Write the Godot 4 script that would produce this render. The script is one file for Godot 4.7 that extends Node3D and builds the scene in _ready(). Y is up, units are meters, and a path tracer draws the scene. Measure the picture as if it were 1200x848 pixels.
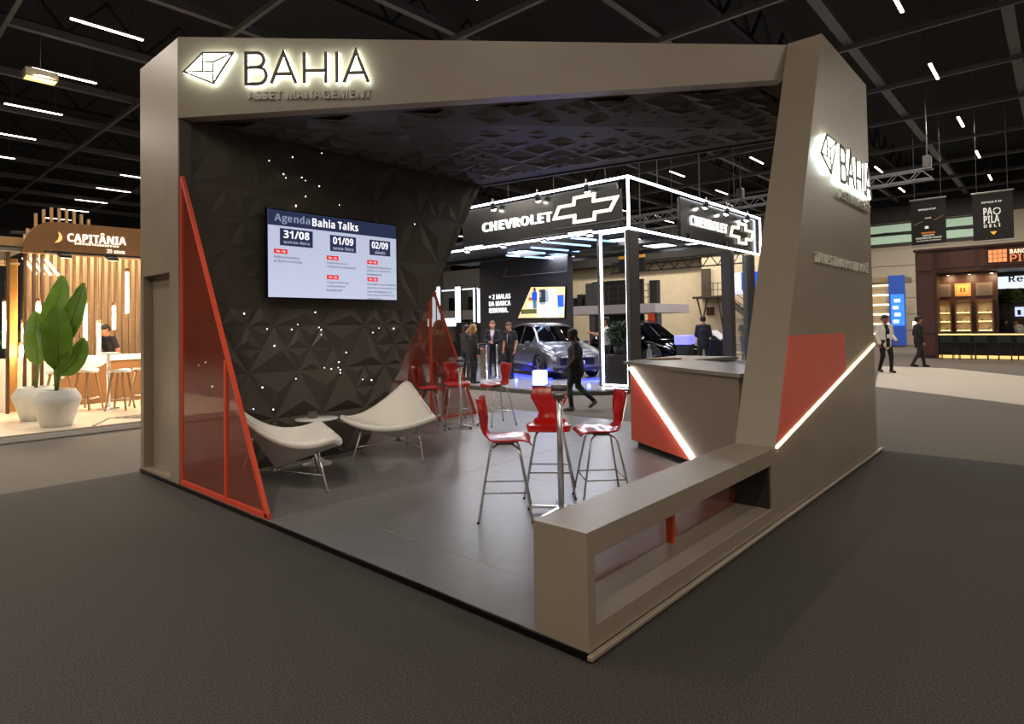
extends Node3D
# An exhibition stand in a dark trade-fair hall. World: the stand's platform top is y = 0, its near corner the origin, x runs along its
# right edge, -z along its left edge; metres throughout.

var taken := {}
var M := {}
var rng := RandomNumberGenerator.new()
const FLOOR := -0.05

# ---------------------------------------------------------------- naming
func numbered(parent: Node, n: String) -> String:
	var k := str(parent.get_instance_id()) + n
	taken[k] = taken.get(k, -1) + 1
	return n if taken[k] == 0 else "%s_%03d" % [n, taken[k]]

func tag(o: Node3D, label: String, category: String, group := "") -> Node3D:
	o.set_meta("label", label)
	o.set_meta("category", category)
	if group: o.set_meta("group", group)
	return o

func thing(n: String, label: String, category: String, at := Vector3.ZERO, turn := 0.0, group := "") -> Node3D:
	var o := Node3D.new()
	o.name = numbered(self, n)
	add_child(o)
	o.position = at
	o.rotation.y = turn
	return tag(o, label, category, group)

func node_of(mesh: Mesh, n: String, m: Material, parent: Node = self) -> MeshInstance3D:
	var o := MeshInstance3D.new()
	o.mesh = mesh
	o.material_override = m
	o.name = numbered(parent, n)
	parent.add_child(o)
	return o

func done(st: SurfaceTool) -> ArrayMesh:
	st.generate_normals()
	return st.commit()

func put(n: String, st: SurfaceTool, m: Material, parent: Node = self, label := "") -> MeshInstance3D:
	var o := node_of(done(st), n, m, parent)
	if label: o.set_meta("label", label)
	return o

func struct(n: String, st: SurfaceTool, m: Material, parent: Node = self) -> MeshInstance3D:
	var o := put(n, st, m, parent)
	if parent == self: o.set_meta("kind", "structure")
	return o

func copy(o: Node3D, at: Vector3, turn := 0.0, label := "") -> Node3D:
	var n := String(o.name).rstrip("0123456789").trim_suffix("_")
	var c: Node3D = o.duplicate()
	c.name = numbered(self, n)
	add_child(c)
	c.position = at
	c.rotation.y = turn
	if label: c.set_meta("label", label)
	return c

# ---------------------------------------------------------------- materials
func mat(c: Color, rough := 0.6, metal := 0.0, spec := 0.5) -> StandardMaterial3D:
	var m := StandardMaterial3D.new()
	m.albedo_color = c
	m.roughness = rough
	m.metallic = metal
	m.metallic_specular = spec
	m.cull_mode = BaseMaterial3D.CULL_DISABLED
	return m

func glow(c: Color, e: float) -> StandardMaterial3D:
	var m := mat(c, 0.5)
	m.emission_enabled = true
	m.emission = c
	m.emission_energy_multiplier = e
	return m

func pane(c: Color, a: float, rough := 0.03) -> StandardMaterial3D:
	var m := mat(Color(c.r, c.g, c.b, a), rough)
	m.transparency = BaseMaterial3D.TRANSPARENCY_ALPHA
	return m

func noise_tex(freq: float, lo: Color, hi: Color, seed_ := 1, kind := FastNoiseLite.TYPE_SIMPLEX, oct := 3, normal := false, size := 512) -> NoiseTexture2D:
	var f := FastNoiseLite.new()
	f.noise_type = kind
	f.seed = seed_
	f.frequency = freq
	f.fractal_octaves = oct
	var t := NoiseTexture2D.new()
	t.width = size
	t.height = size
	t.seamless = true
	t.noise = f
	if normal:
		t.as_normal_map = true
		t.bump_strength = 4.0
	else:
		var g := Gradient.new()
		g.set_color(0, lo)
		g.set_color(1, hi)
		t.color_ramp = g
	return t

func triplanar(m: StandardMaterial3D, s: float) -> StandardMaterial3D:
	m.uv1_triplanar = true
	m.uv1_world_triplanar = true
	m.uv1_scale = Vector3.ONE * s
	return m

func noisy(c: Color, amount: float, freq: float, scale: float, rough := 0.6, seed_ := 1) -> StandardMaterial3D:
	var m := mat(Color.WHITE, rough)
	m.albedo_texture = noise_tex(freq, c.darkened(amount), c.lightened(amount * 0.6), seed_)
	return triplanar(m, scale)

# ---------------------------------------------------------------- shapes (corners given counter-clockwise seen from outside)
func mb(smooth := false) -> SurfaceTool:
	var st := SurfaceTool.new()
	st.begin(Mesh.PRIMITIVE_TRIANGLES)
	st.set_smooth_group(0 if smooth else -1)
	return st

func tri(st: SurfaceTool, a: Vector3, b: Vector3, c: Vector3) -> void:
	st.add_vertex(a)
	st.add_vertex(c)
	st.add_vertex(b)

func quad(st: SurfaceTool, a: Vector3, b: Vector3, c: Vector3, d: Vector3) -> void:
	tri(st, a, b, c)
	tri(st, a, c, d)

func face(st: SurfaceTool, p: Array, inside: Vector3) -> void:   # a convex face turned away from a point inside
	var mid := Vector3.ZERO
	for v in p: mid += v
	mid /= p.size()
	var n: Vector3 = (p[1] - p[0]).cross(p[2] - p[0])
	if n.dot(mid - inside) < 0.0: p.reverse()
	for i in range(1, p.size() - 1): tri(st, p[0], p[i], p[i + 1])

func box(st: SurfaceTool, c: Vector3, s: Vector3, b := 0.0, xf := Transform3D()) -> void:
	var h := s / 2.0
	var o := xf * c
	var v := {}
	for sx in [-1, 1]:
		for sy in [-1, 1]:
			for sz in [-1, 1]:
				for k in 3:
					var e := Vector3(h.x if k == 0 else h.x - b, h.y if k == 1 else h.y - b, h.z if k == 2 else h.z - b)
					v[[sx, sy, sz, k]] = xf * (c + Vector3(sx, sy, sz) * e)
	for s1 in [-1, 1]:
		face(st, [v[[s1, -1, -1, 0]], v[[s1, 1, -1, 0]], v[[s1, 1, 1, 0]], v[[s1, -1, 1, 0]]], o)
		face(st, [v[[-1, s1, -1, 1]], v[[1, s1, -1, 1]], v[[1, s1, 1, 1]], v[[-1, s1, 1, 1]]], o)
		face(st, [v[[-1, -1, s1, 2]], v[[1, -1, s1, 2]], v[[1, 1, s1, 2]], v[[-1, 1, s1, 2]]], o)
	if b <= 0.0: return
	for s1 in [-1, 1]:
		for s2 in [-1, 1]:
			face(st, [v[[s1, s2, -1, 0]], v[[s1, s2, 1, 0]], v[[s1, s2, 1, 1]], v[[s1, s2, -1, 1]]], o)
			face(st, [v[[s1, -1, s2, 0]], v[[s1, 1, s2, 0]], v[[s1, 1, s2, 2]], v[[s1, -1, s2, 2]]], o)
			face(st, [v[[-1, s1, s2, 1]], v[[1, s1, s2, 1]], v[[1, s1, s2, 2]], v[[-1, s1, s2, 2]]], o)
			for s3 in [-1, 1]:
				face(st, [v[[s1, s2, s3, 0]], v[[s1, s2, s3, 1]], v[[s1, s2, s3, 2]]], o)

func bx(lo: Vector3, hi: Vector3, b := 0.0) -> SurfaceTool:
	var st := mb()
	box(st, (lo + hi) / 2.0, (hi - lo).abs(), b)
	return st

func beam(st: SurfaceTool, a: Vector3, b: Vector3, w: float, h: float) -> void:   # a straight bar of rectangular section
	var d := (b - a)
	var z := d.normalized()
	var up := Vector3.UP if absf(z.y) < 0.95 else Vector3.RIGHT
	var x := up.cross(z).normalized()
	box(st, Vector3.ZERO, Vector3(w, h, d.length()), 0.0, Transform3D(Basis(x, z.cross(x), z), (a + b) / 2.0))

func frames(pts: Array) -> Array:
	var out := []
	var up := Vector3.UP
	for i in pts.size():
		var t: Vector3 = (pts[mini(i + 1, pts.size() - 1)] - pts[maxi(i - 1, 0)]).normalized()
		if i == 0 and absf(t.dot(up)) > 0.95: up = Vector3.RIGHT
		var x := up.cross(t).normalized()
		up = t.cross(x).normalized()
		out.append([x, up, t])
	return out

func tube(st: SurfaceTool, pts: Array, r, seg := 8, flat := 1.0) -> void:   # r: a radius or one for each point
	var f := frames(pts)
	var rings := []
	for i in pts.size():
		var ri: float = r[i] if r is Array else r
		var ring := []
		for k in seg:
			var a := TAU * k / seg
			ring.append(pts[i] + f[i][0] * cos(a) * ri + f[i][1] * sin(a) * ri * flat)
		rings.append(ring)
	for i in pts.size() - 1:
		for k in seg:
			var n := (k + 1) % seg
			quad(st, rings[i][k], rings[i][n], rings[i + 1][n], rings[i + 1][k])
	for k in range(1, seg - 1):
		tri(st, rings[0][0], rings[0][k + 1], rings[0][k])
		tri(st, rings[-1][0], rings[-1][k], rings[-1][k + 1])

func lathe(st: SurfaceTool, p: Array, seg := 24, xf := Transform3D()) -> void:   # p: (radius, y) from bottom to top, outside
	for i in p.size() - 1:
		for k in seg:
			var a := TAU * k / seg
			var b := TAU * (k + 1) / seg
			var q := func(v: Vector2, g: float) -> Vector3: return xf * Vector3(v.x * cos(g), v.y, -v.x * sin(g))
			if p[i].x > 1e-5: tri(st, q.call(p[i], a), q.call(p[i], b), q.call(p[i + 1], b))
			if p[i + 1].x > 1e-5: tri(st, q.call(p[i], a), q.call(p[i + 1], b), q.call(p[i + 1], a))

func prism(st: SurfaceTool, poly: Array, z0: float, z1: float, xf := Transform3D()) -> void:   # poly in x, y; z1 in front
	var p := PackedVector2Array(poly)
	if Geometry2D.is_polygon_clockwise(p): p.reverse()
	var t := Geometry2D.triangulate_polygon(p)
	for i in range(0, t.size(), 3):
		var a := p[t[i]]
		var b := p[t[i + 1]]
		var c := p[t[i + 2]]
		if (b - a).cross(c - a) < 0.0:
			var s := b
			b = c
			c = s
		tri(st, xf * Vector3(a.x, a.y, z1), xf * Vector3(b.x, b.y, z1), xf * Vector3(c.x, c.y, z1))
		tri(st, xf * Vector3(a.x, a.y, z0), xf * Vector3(c.x, c.y, z0), xf * Vector3(b.x, b.y, z0))
	for i in p.size():
		var a := p[i]
		var b := p[(i + 1) % p.size()]
		quad(st, xf * Vector3(a.x, a.y, z0), xf * Vector3(b.x, b.y, z0), xf * Vector3(b.x, b.y, z1), xf * Vector3(a.x, a.y, z1))

func stroke(st: SurfaceTool, line: Array, w: float, z0: float, z1: float, xf: Transform3D, closed := false) -> void:   # a flat pen stroke with depth
	var n := line.size()
	var l := []
	var r := []
	for i in n:
		var d0: Vector2 = (line[i] - line[i - 1]).normalized() if i > 0 or closed else (line[1] - line[0]).normalized()
		var d1: Vector2 = (line[(i + 1) % n] - line[i]).normalized() if i < n - 1 or closed else d0
		var m := (d0.orthogonal() + d1.orthogonal()).normalized()
		var k := w / 2.0 / maxf(0.35, m.dot(d1.orthogonal()))
		l.append(line[i] + m * k)
		r.append(line[i] - m * k)
	for i in (n if closed else n - 1):
		var j := (i + 1) % n
		var c: Vector2 = (l[i] + r[i] + l[j] + r[j]) / 4.0
		var o := xf * Vector3(c.x, c.y, (z0 + z1) / 2.0)
		var v := func(p: Vector2, z: float) -> Vector3: return xf * Vector3(p.x, p.y, z)
		face(st, [v.call(l[i], z1), v.call(r[i], z1), v.call(r[j], z1), v.call(l[j], z1)], o)
		face(st, [v.call(l[i], z0), v.call(r[i], z0), v.call(r[j], z0), v.call(l[j], z0)], o)
		face(st, [v.call(l[i], z0), v.call(l[j], z0), v.call(l[j], z1), v.call(l[i], z1)], o)
		face(st, [v.call(r[i], z0), v.call(r[j], z0), v.call(r[j], z1), v.call(r[i], z1)], o)
		if not closed and i == 0: face(st, [v.call(l[0], z0), v.call(r[0], z0), v.call(r[0], z1), v.call(l[0], z1)], o)
		if not closed and i == n - 2: face(st, [v.call(l[j], z0), v.call(r[j], z0), v.call(r[j], z1), v.call(l[j], z1)], o)

func words(n: String, s: String, w: float, h: float, depth: float, m: Material, parent: Node, xf: Transform3D, bold := true, serif := false) -> MeshInstance3D:
	# lettering that fills w by h, its lower left corner at xf, reading along xf's x, its front towards xf's z
	var f := SystemFont.new()
	f.font_names = PackedStringArray(["Droid Serif" if serif else "Droid Sans"])
	f.font_weight = 700 if bold else 400
	var t := TextMesh.new()
	t.text = s
	t.font = f
	t.font_size = 32
	t.pixel_size = 0.01
	t.depth = 0.1
	t.curve_step = 2.0
	t.horizontal_alignment = HORIZONTAL_ALIGNMENT_LEFT
	var o := node_of(t, n, m, parent)
	var b := t.get_aabb()
	var k := Vector3(w / maxf(b.size.x, 0.001), h / maxf(b.size.y, 0.001), depth / 0.1)
	o.transform = xf * Transform3D(Basis.from_scale(k), Vector3(-b.position.x * k.x, -b.position.y * k.y, depth / 2.0))
	return o

func area(at: Vector3, towards: Vector3, size: Vector2, energy: float, c := Color.WHITE, parent: Node = self, along := Vector3.ZERO) -> AreaLight3D:
	var l := AreaLight3D.new()
	l.name = numbered(parent, "lamp_light")
	l.area_size = size
	l.light_energy = energy
	l.light_color = c
	l.shadow_enabled = true
	l.area_range = 60.0
	parent.add_child(l)
	var z := -towards.normalized()
	var x := along.normalized() if along != Vector3.ZERO else (Vector3.UP if absf(z.y) < 0.9 else Vector3.RIGHT).cross(z).normalized()
	l.transform = Transform3D(Basis(x, z.cross(x).normalized(), z), at)
	return l

func spot(at: Vector3, towards: Vector3, energy: float, angle: float, c := Color.WHITE, parent: Node = self) -> SpotLight3D:
	var l := SpotLight3D.new()
	l.name = numbered(parent, "lamp_light")
	l.light_energy = energy
	l.light_color = c
	l.spot_angle = angle
	l.spot_range = 60.0
	l.spot_attenuation = 2.0
	l.spot_angle_attenuation = 0.6
	l.light_size = 0.04
	l.shadow_enabled = true
	parent.add_child(l)
	var z := -towards.normalized()
	var x := (Vector3.UP if absf(z.y) < 0.9 else Vector3.RIGHT).cross(z).normalized()
	l.transform = Transform3D(Basis(x, z.cross(x), z), at)
	return l

func omni(at: Vector3, energy: float, size: float, c := Color.WHITE, parent: Node = self) -> OmniLight3D:
	var l := OmniLight3D.new()
	l.name = numbered(parent, "lamp_light")
	l.light_energy = energy
	l.light_color = c
	l.light_size = size
	l.omni_range = 60.0
	l.omni_attenuation = 2.0
	l.shadow_enabled = true
	parent.add_child(l)
	l.position = at
	return l

func basis_to(x: Vector3) -> Basis:   # upright, reading along x
	var z := x.cross(Vector3.UP).normalized()
	return Basis(x.normalized(), Vector3.UP, z)

func panel_lamp(o: Node3D, at: Vector3, towards: Vector3, size: Vector2, e: float, c: Color) -> void:   # a flat lamp: housing, glowing face, and its light
	var z := -towards.normalized()
	var x := (Vector3.UP if absf(z.y) < 0.9 else Vector3.RIGHT).cross(z).normalized()
	var xf := Transform3D(Basis(x, z.cross(x), z), at)
	var st := mb()
	box(st, Vector3(0, 0, 0.02), Vector3(size.x + 0.04, size.y + 0.04, 0.05), 0.008, xf)
	var p := put("downlight", st, M.black, o)
	st = mb()
	box(st, Vector3(0, 0, -0.01), Vector3(size.x, size.y, 0.012), 0.0, xf)
	put("lit_face", st, glow(c, 3.0), p)
	area(xf * Vector3(0, 0, -0.03), towards, size, e, c, p, x)

# ================================================================ the scene
func _ready() -> void:
	rng.seed = 7
	# --- camera (principal point above the frame's centre: shifted lens)
	var cam := Camera3D.new()
	cam.name = "camera"
	add_child(cam)
	cam.transform = Transform3D(Basis(Vector3(0.66690, -0.01649, 0.74497), Vector3(-0.00722, 0.99957, 0.02858), Vector3(-0.74511, -0.02444, 0.66649)), Vector3(-2.527, 1.62, 1.790))
	cam.projection = Camera3D.PROJECTION_FRUSTUM
	cam.near = 0.05
	cam.far = 200.0
	cam.size = 0.05 * 848.0 / 722.88
	cam.frustum_offset = Vector2(0.0, -0.05 * 60.0 / 722.88)
	cam.current = true
	# --- air and exposure: an indoor hall, hardly any light from outside
	var we := WorldEnvironment.new()
	we.name = "environment"
	var e := Environment.new()
	e.background_mode = Environment.BG_COLOR
	e.background_color = Color(0.03, 0.03, 0.032)
	e.tonemap_mode = Environment.TONE_MAPPER_LINEAR
	e.tonemap_exposure = 1.0
	e.sdfgi_enabled = true
	e.ssao_enabled = true
	e.ssil_enabled = true
	we.environment = e
	add_child(we)
	# --- hall lighting: rows of tube lights under the roof
	var strip_energy := 21.0
	materials()
	hall_lights(strip_energy)
	front_spots()
	hall()
	stand_platform()
	stand_shell()
	stand_signs()
	display_screen()
	red_screens()
	service_counter()
	furniture()
	car_stand()
	wood_stand()
	brown_stand()
	hall_extras()
	people()

func materials() -> void:
	M.carpet = noisy(Color(0.44, 0.405, 0.37), 0.16, 0.09, 1.6, 0.95, 3)
	M.dark_carpet = noisy(Color(0.235, 0.212, 0.19), 0.30, 0.09, 1.6, 0.95, 13)
	M.carpet.detail_enabled = false
	M.pale = noisy(Color(0.80, 0.76, 0.70), 0.05, 0.06, 1.0, 0.9, 4)
	M.deck = mat(Color(0.055, 0.055, 0.055), 0.9)
	M.rail = mat(Color(0.33, 0.33, 0.335), 0.5, 0.2)
	M.hall_wall = noisy(Color(0.80, 0.75, 0.66), 0.04, 0.01, 0.2, 0.8, 5)
	M.taupe = noisy(Color(0.62, 0.56, 0.49), 0.035, 0.008, 0.25, 0.36, 6)
	M.taupe_top = M.taupe
	M.black_wall = mat(Color(0.27, 0.24, 0.21), 0.55)
	M.black = mat(Color(0.05, 0.05, 0.05), 0.5)
	M.black_gloss = mat(Color(0.03, 0.03, 0.035), 0.15)
	M.vinyl = noisy(Color(0.46, 0.45, 0.44), 0.05, 0.02, 0.6, 0.32, 8)
	M.vinyl.metallic_specular = 0.75
	M.chrome = mat(Color(0.88, 0.88, 0.89), 0.22, 0.85)
	M.steel = mat(Color(0.62, 0.61, 0.60), 0.3, 1.0)
	M.red_paint = mat(Color(0.88, 0.32, 0.20), 0.4)
	M.red_glass = pane(Color(0.60, 0.27, 0.20), 0.46)
	M.red_panel = mat(Color(0.97, 0.42, 0.34), 0.45)
	M.red_lacquer = mat(Color(0.80, 0.06, 0.05), 0.12)
	M.red_lacquer.clearcoat_enabled = true
	M.red_lacquer.clearcoat = 0.6
	M.white = mat(Color(0.88, 0.87, 0.84), 0.5)
	M.leather = mat(Color(0.93, 0.91, 0.87), 0.45)
	M.shell = mat(Color(0.80, 0.79, 0.77), 0.4)
	M.glass = pane(Color(0.85, 0.9, 0.9), 0.06)
	M.glass.metallic_specular = 0.25
	M.led = glow(Color(1.0, 0.985, 0.95), 14.0)
	M.led_cool = glow(Color(0.93, 0.95, 1.0), 9.0)
	M.led_warm = glow(Color(1.0, 0.90, 0.72), 6.0)
	M.tube = glow(Color(1.0, 0.94, 0.90), 9.0)
	M.wood = noisy(Color(0.67, 0.53, 0.37), 0.12, 0.02, 1.0, 0.5, 9)
	M.skin = mat(Color.WHITE, 0.6)
	M.skin.vertex_color_use_as_albedo = true

# ---------------------------------------------------------------- the hall
func hall_light(x: float, z: float, e: float, label := "slim white tube light outside the picture or hidden by the taupe stand") -> void:
	var o := thing("tube_light", label, "ceiling light", Vector3(x, 9.0, z), 0.0, "tube lights under the hall roof")
	var st := mb()
	box(st, Vector3(0.78, 0.045, 0), Vector3(1.58, 0.05, 0.10), 0.008)
	put("housing", st, M.rail, o)
	st = mb()
	box(st, Vector3(0.78, 0.005, 0), Vector3(1.54, 0.03, 0.08), 0.01)
	put("tube", st, M.tube, o)
	for s in [0.2, 1.36]:
		st = mb()
		tube(st, [Vector3(s, 0.06, 0), Vector3(s, 2.446, 0)], 0.006, 5)
		put("hanger", st, M.rail, o)
	area(Vector3(0.78, -0.02, 0), Vector3.DOWN, Vector2(1.5, 0.08), e, Color(1.0, 0.955, 0.895), o, Vector3.RIGHT)

func hall_lights(e: float) -> void:
	# the rows the photograph shows
	var rank := ["nearest and longest", "second", "third", "fourth", "fifth"]
	for k in 5:
		hall_light(1.29, [-15.4, -19.4, -23.3, -27.2, -31.0][k], e, rank[k] + " tube light of the long row hanging before the wooden stand")
		hall_light(6.73, [-31.0, -34.8, -38.8, -42.5, -46.5][k], e, ["largest, partly hidden", "second", "third", "fourth", "farthest"][k] + " tube light of the short row just above the wooden sign board")
		hall_light([13.2, 18.8, 25.2, 31.4, 37.6][k], -0.9, e, rank[k] + " tube light of the row running over the brown stand")
	hall_light(5.75, -7.87, e, "tube light cut by the picture's top edge above the taupe header")
	hall_light(25.2, -8.5, e, "tube light close beside the slanted tower's inner edge, above the lattice truss")
	hall_light(24.9, -12.3, e, "tube light above the corner of the light-edged box frame")
	hall_light(30.7, -12.5, e, "tube light seen above the lamps of the short CHEVROLET fascia")
	hall_light(31.3, -4.8, e, "tube light above the lattice truss just past the tower's outer edge")
	hall_light(37.7, -4.9, e, "tube light just below the lattice truss past the tower's outer edge")
	# the same rows going on where the stand hides them and to the sides of the frame
	for z in [-11.5]: hall_light(1.29, z, e)
	for x in [18.8, 25.2, 31.4, 37.6]:
		for z in [6.9, 14.7]: hall_light(x, z, e * 0.8)
	for x in [-10.9, -4.8]:
		for z in [-8.5, -15.4, -23.3]: hall_light(x, z, e)
	for p in [[-10.9, -0.9], [-10.9, 3.0], [-4.8, 3.0], [-4.8, 6.9], [1.29, 6.9], [-10.9, 10.8], [-4.8, 10.8], [1.29, 10.8], [7.2, 10.8]]: hall_light(p[0], p[1], e * (1.15 if p[0] < -10.0 and p[1] < 5.0 else 0.55))
	for x in [18.8, 31.4, 37.6]:
		for z in [-19.4, -27.2, -34.8]: hall_light(x, z, e)

func front_spots() -> void:
	# two theatre spotlights on the roof rails before the stand, out of the picture, trained on its lounge corner
	var aims := [Vector3(0.9, 0.5, -4.4), Vector3(2.4, 0.4, -4.4)]
	for k in 2:
		var o := thing("stage_spotlight", "black theatre spotlight on the roof rails before the stand, outside the picture", "spotlight", Vector3(-4.6 + k * 1.2, 8.9, -0.6 + k), 0.0, "spotlights before the stand")
		var d: Vector3 = (aims[k] - o.position).normalized()
		var st := mb(true)
		tube(st, [Vector3.ZERO, d * 0.05, d * 0.42], [0.06, 0.12, 0.14], 16)
		put("housing", st, M.black, o)
		st = mb(true)
		tube(st, [d * 0.42, d * 0.43], [0.12, 0.10], 16)
		put("lens", st, glow(Color(1, 0.96, 0.88), 8.0), o)
		st = mb()
		beam(st, Vector3(0, 0.05, 0), Vector3(0, 2.54, 0), 0.03, 0.03)
		put("hanger", st, M.rail, o)
		spot(d * 0.47, d, 17.0, 11.0, Color(1.0, 0.95, 0.88), o)

func hall() -> void:
	var st := mb()
	box(st, Vector3(12, FLOOR - 0.15, -15), Vector3(72, 0.3, 76))
	struct("floor", st, M.carpet)
	st = mb()
	box(st, Vector3(-8.25, FLOOR + 0.003, 7.5), Vector3(29.5, 0.006, 28.0))
	tag(put("dark_carpet", st, M.dark_carpet), "dark brown-grey carpet laid round the taupe stand, edged by a straight seam", "carpet")
	st = mb()
	prism(st, [Vector2(15.0, 1.77), Vector2(12.7, -1.18), Vector2(10.0, -5.0), Vector2(15.0, -5.0), Vector2(20.1, -0.9), Vector2(22.6, 1.2), Vector2(22.8, 3.2)], 0.0, 0.012, Transform3D(Basis(Vector3(1, 0, 0), Vector3(0, 0, -1), Vector3(0, 1, 0)), Vector3(0, FLOOR, 0)))
	tag(put("carpet_runner", st, M.pale), "wide pale cream carpet laid over the dark hall carpet", "carpet")
	st = mb()
	box(st, Vector3(12, 11.6, -15), Vector3(72, 0.3, 76))
	var roof := struct("ceiling", st, M.deck)
	for x in [-7.6, -3.6, 0.4, 4.45, 8.6, 12.5, 16.6, 20.8, 24.9, 29.5, 33.9, 38.0, 42.0]:
		st = mb()
		box(st, Vector3(x, 9.25, -15), Vector3(0.10, 0.14, 75))
		put("cross_rail", st, M.rail, roof)
	for z in [15.0, 11.4, 7.8, 4.4, 0.96, -2.48, -6.1, -10.0, -13.8, -17.6, -21.4, -25.2, -29.0, -32.8, -36.6, -40.4, -44.2]:
		st = mb()
		box(st, Vector3(12, 9.42, z), Vector3(71, 0.2, 0.18 if z < -3.0 else 0.26))
		put("main_rail", st, M.rail, roof)
	# dim roof trusses above the rails
	for k in 9:
		st = mb()
		var z := 9.0 - k * 7.0
		for s in 36:
			var x := -22.0 + s * 2.0
			beam(st, Vector3(x, 10.1, z), Vector3(x + 1.0, 11.3, z), 0.08, 0.08)
			beam(st, Vector3(x + 1.0, 11.3, z), Vector3(x + 2.0, 10.1, z), 0.08, 0.08)
		beam(st, Vector3(-22, 10.1, z), Vector3(46, 10.1, z), 0.12, 0.12)
		put("roof_truss", st, mat(Color(0.06, 0.06, 0.06), 0.8), roof)
	# walls
	st = mb()
	box(st, Vector3(45.2, 5.7, -15), Vector3(0.4, 11.5, 76))
	var w := struct("wall_back", st, M.hall_wall)
	st = mb()
	box(st, Vector3(12, 5.7, -52.8), Vector3(72, 11.5, 0.4))
	struct("wall_left", st, mat(Color(0.16, 0.155, 0.15), 0.8))
	st = mb()
	box(st, Vector3(12, 5.7, 22.8), Vector3(72, 11.5, 0.4))
	struct("wall_right", st, M.hall_wall)
	st = mb()
	box(st, Vector3(-23.8, 5.7, -15), Vector3(0.4, 11.5, 76))
	struct("wall_front", st, M.hall_wall)
	# horizontal cladding boards on the far wall, joints between them
	for k in 6:
		st = mb()
		box(st, Vector3(44.94, 0.35 + k * 1.07, 2.5), Vector3(0.10, 1.03, 21.0), 0.012)
		put("cladding_board", st, mat(Color(0.80, 0.76, 0.70), 0.6), w)
	st = mb()
	box(st, Vector3(44.9, 7.25, -4.4), Vector3(0.16, 1.5, 7.4))
	box(st, Vector3(44.85, 8.6, 0), Vector3(0.3, 1.0, 30))
	put("window_band_frame", st, mat(Color(0.25, 0.25, 0.25), 0.6), w)
	for k in 2:
		st = mb()
		box(st, Vector3(44.8, 6.93 + k * 0.72, -4.4), Vector3(0.06, 0.5, 7.0))
		put("lit_pane", st, glow(Color(0.66, 0.76, 0.66), 0.55), w)
	st = mb()
	for k in 18:
		var z := -7.6 + k * 0.37
		beam(st, Vector3(44.72, 7.28 + 0.09 * sin(k * 0.8), z), Vector3(44.72, 7.28 + 0.09 * sin((k + 1) * 0.8), z + 0.37), 0.05, 0.08)
	put("cable_run", st, M.black, w)
	var dark_top := mat(Color(0.10, 0.10, 0.10), 0.8)
	put("upper_cladding", bx(Vector3(44.6, 9.15, -9.0), Vector3(45.0, 11.4, 22.0)), dark_top, w)
	put("upper_cladding", bx(Vector3(43.2, 6.75, -48.0), Vector3(45.0, 11.4, -9.0)), dark_top, w)
	# a lighter projecting wall bay behind the car stand
	st = mb()
	box(st, Vector3(44.2, 3.35, -14.0), Vector3(1.7, 6.78, 10.5))
	put("wall_bay", st, noisy(Color(0.82, 0.77, 0.67), 0.03, 0.01, 0.2, 0.8, 12), w)

# ---------------------------------------------------------------- the stand: platform, walls, header, canopy, tower
func stand_platform() -> void:
	var o := thing("stand_platform", "low square platform of dark grey vinyl sheets under the taupe stand", "platform")
	var st := mb()
	box(st, Vector3(3.215, -0.0255, -3.215), Vector3(6.43, 0.035, 6.43))
	put("base", st, M.black, o)
	for i in 4:
		var x0: float = [0.012, 0.5, 2.5, 4.5][i]
		var x1: float = [0.498, 2.498, 4.498, 6.418][i]
		for j in 2:
			st = mb()
			box(st, Vector3((x0 + x1) / 2.0, -0.004, -1.607 - j * 3.204), Vector3(x1 - x0, 0.008, 3.2 if j == 0 else 3.2), 0.001)
			put("floor_sheet", st, M.vinyl, o)
	st = mb()
	box(st, Vector3(-0.004, -0.012, -3.215), Vector3(0.012, 0.03, 6.44), 0.002)
	put("edge_trim", st, M.black_gloss, o)
	st = mb()
	box(st, Vector3(3.24, -0.013, 0.016), Vector3(6.52, 0.026, 0.032), 0.005)
	put("edge_trim", st, M.taupe, o)

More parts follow.
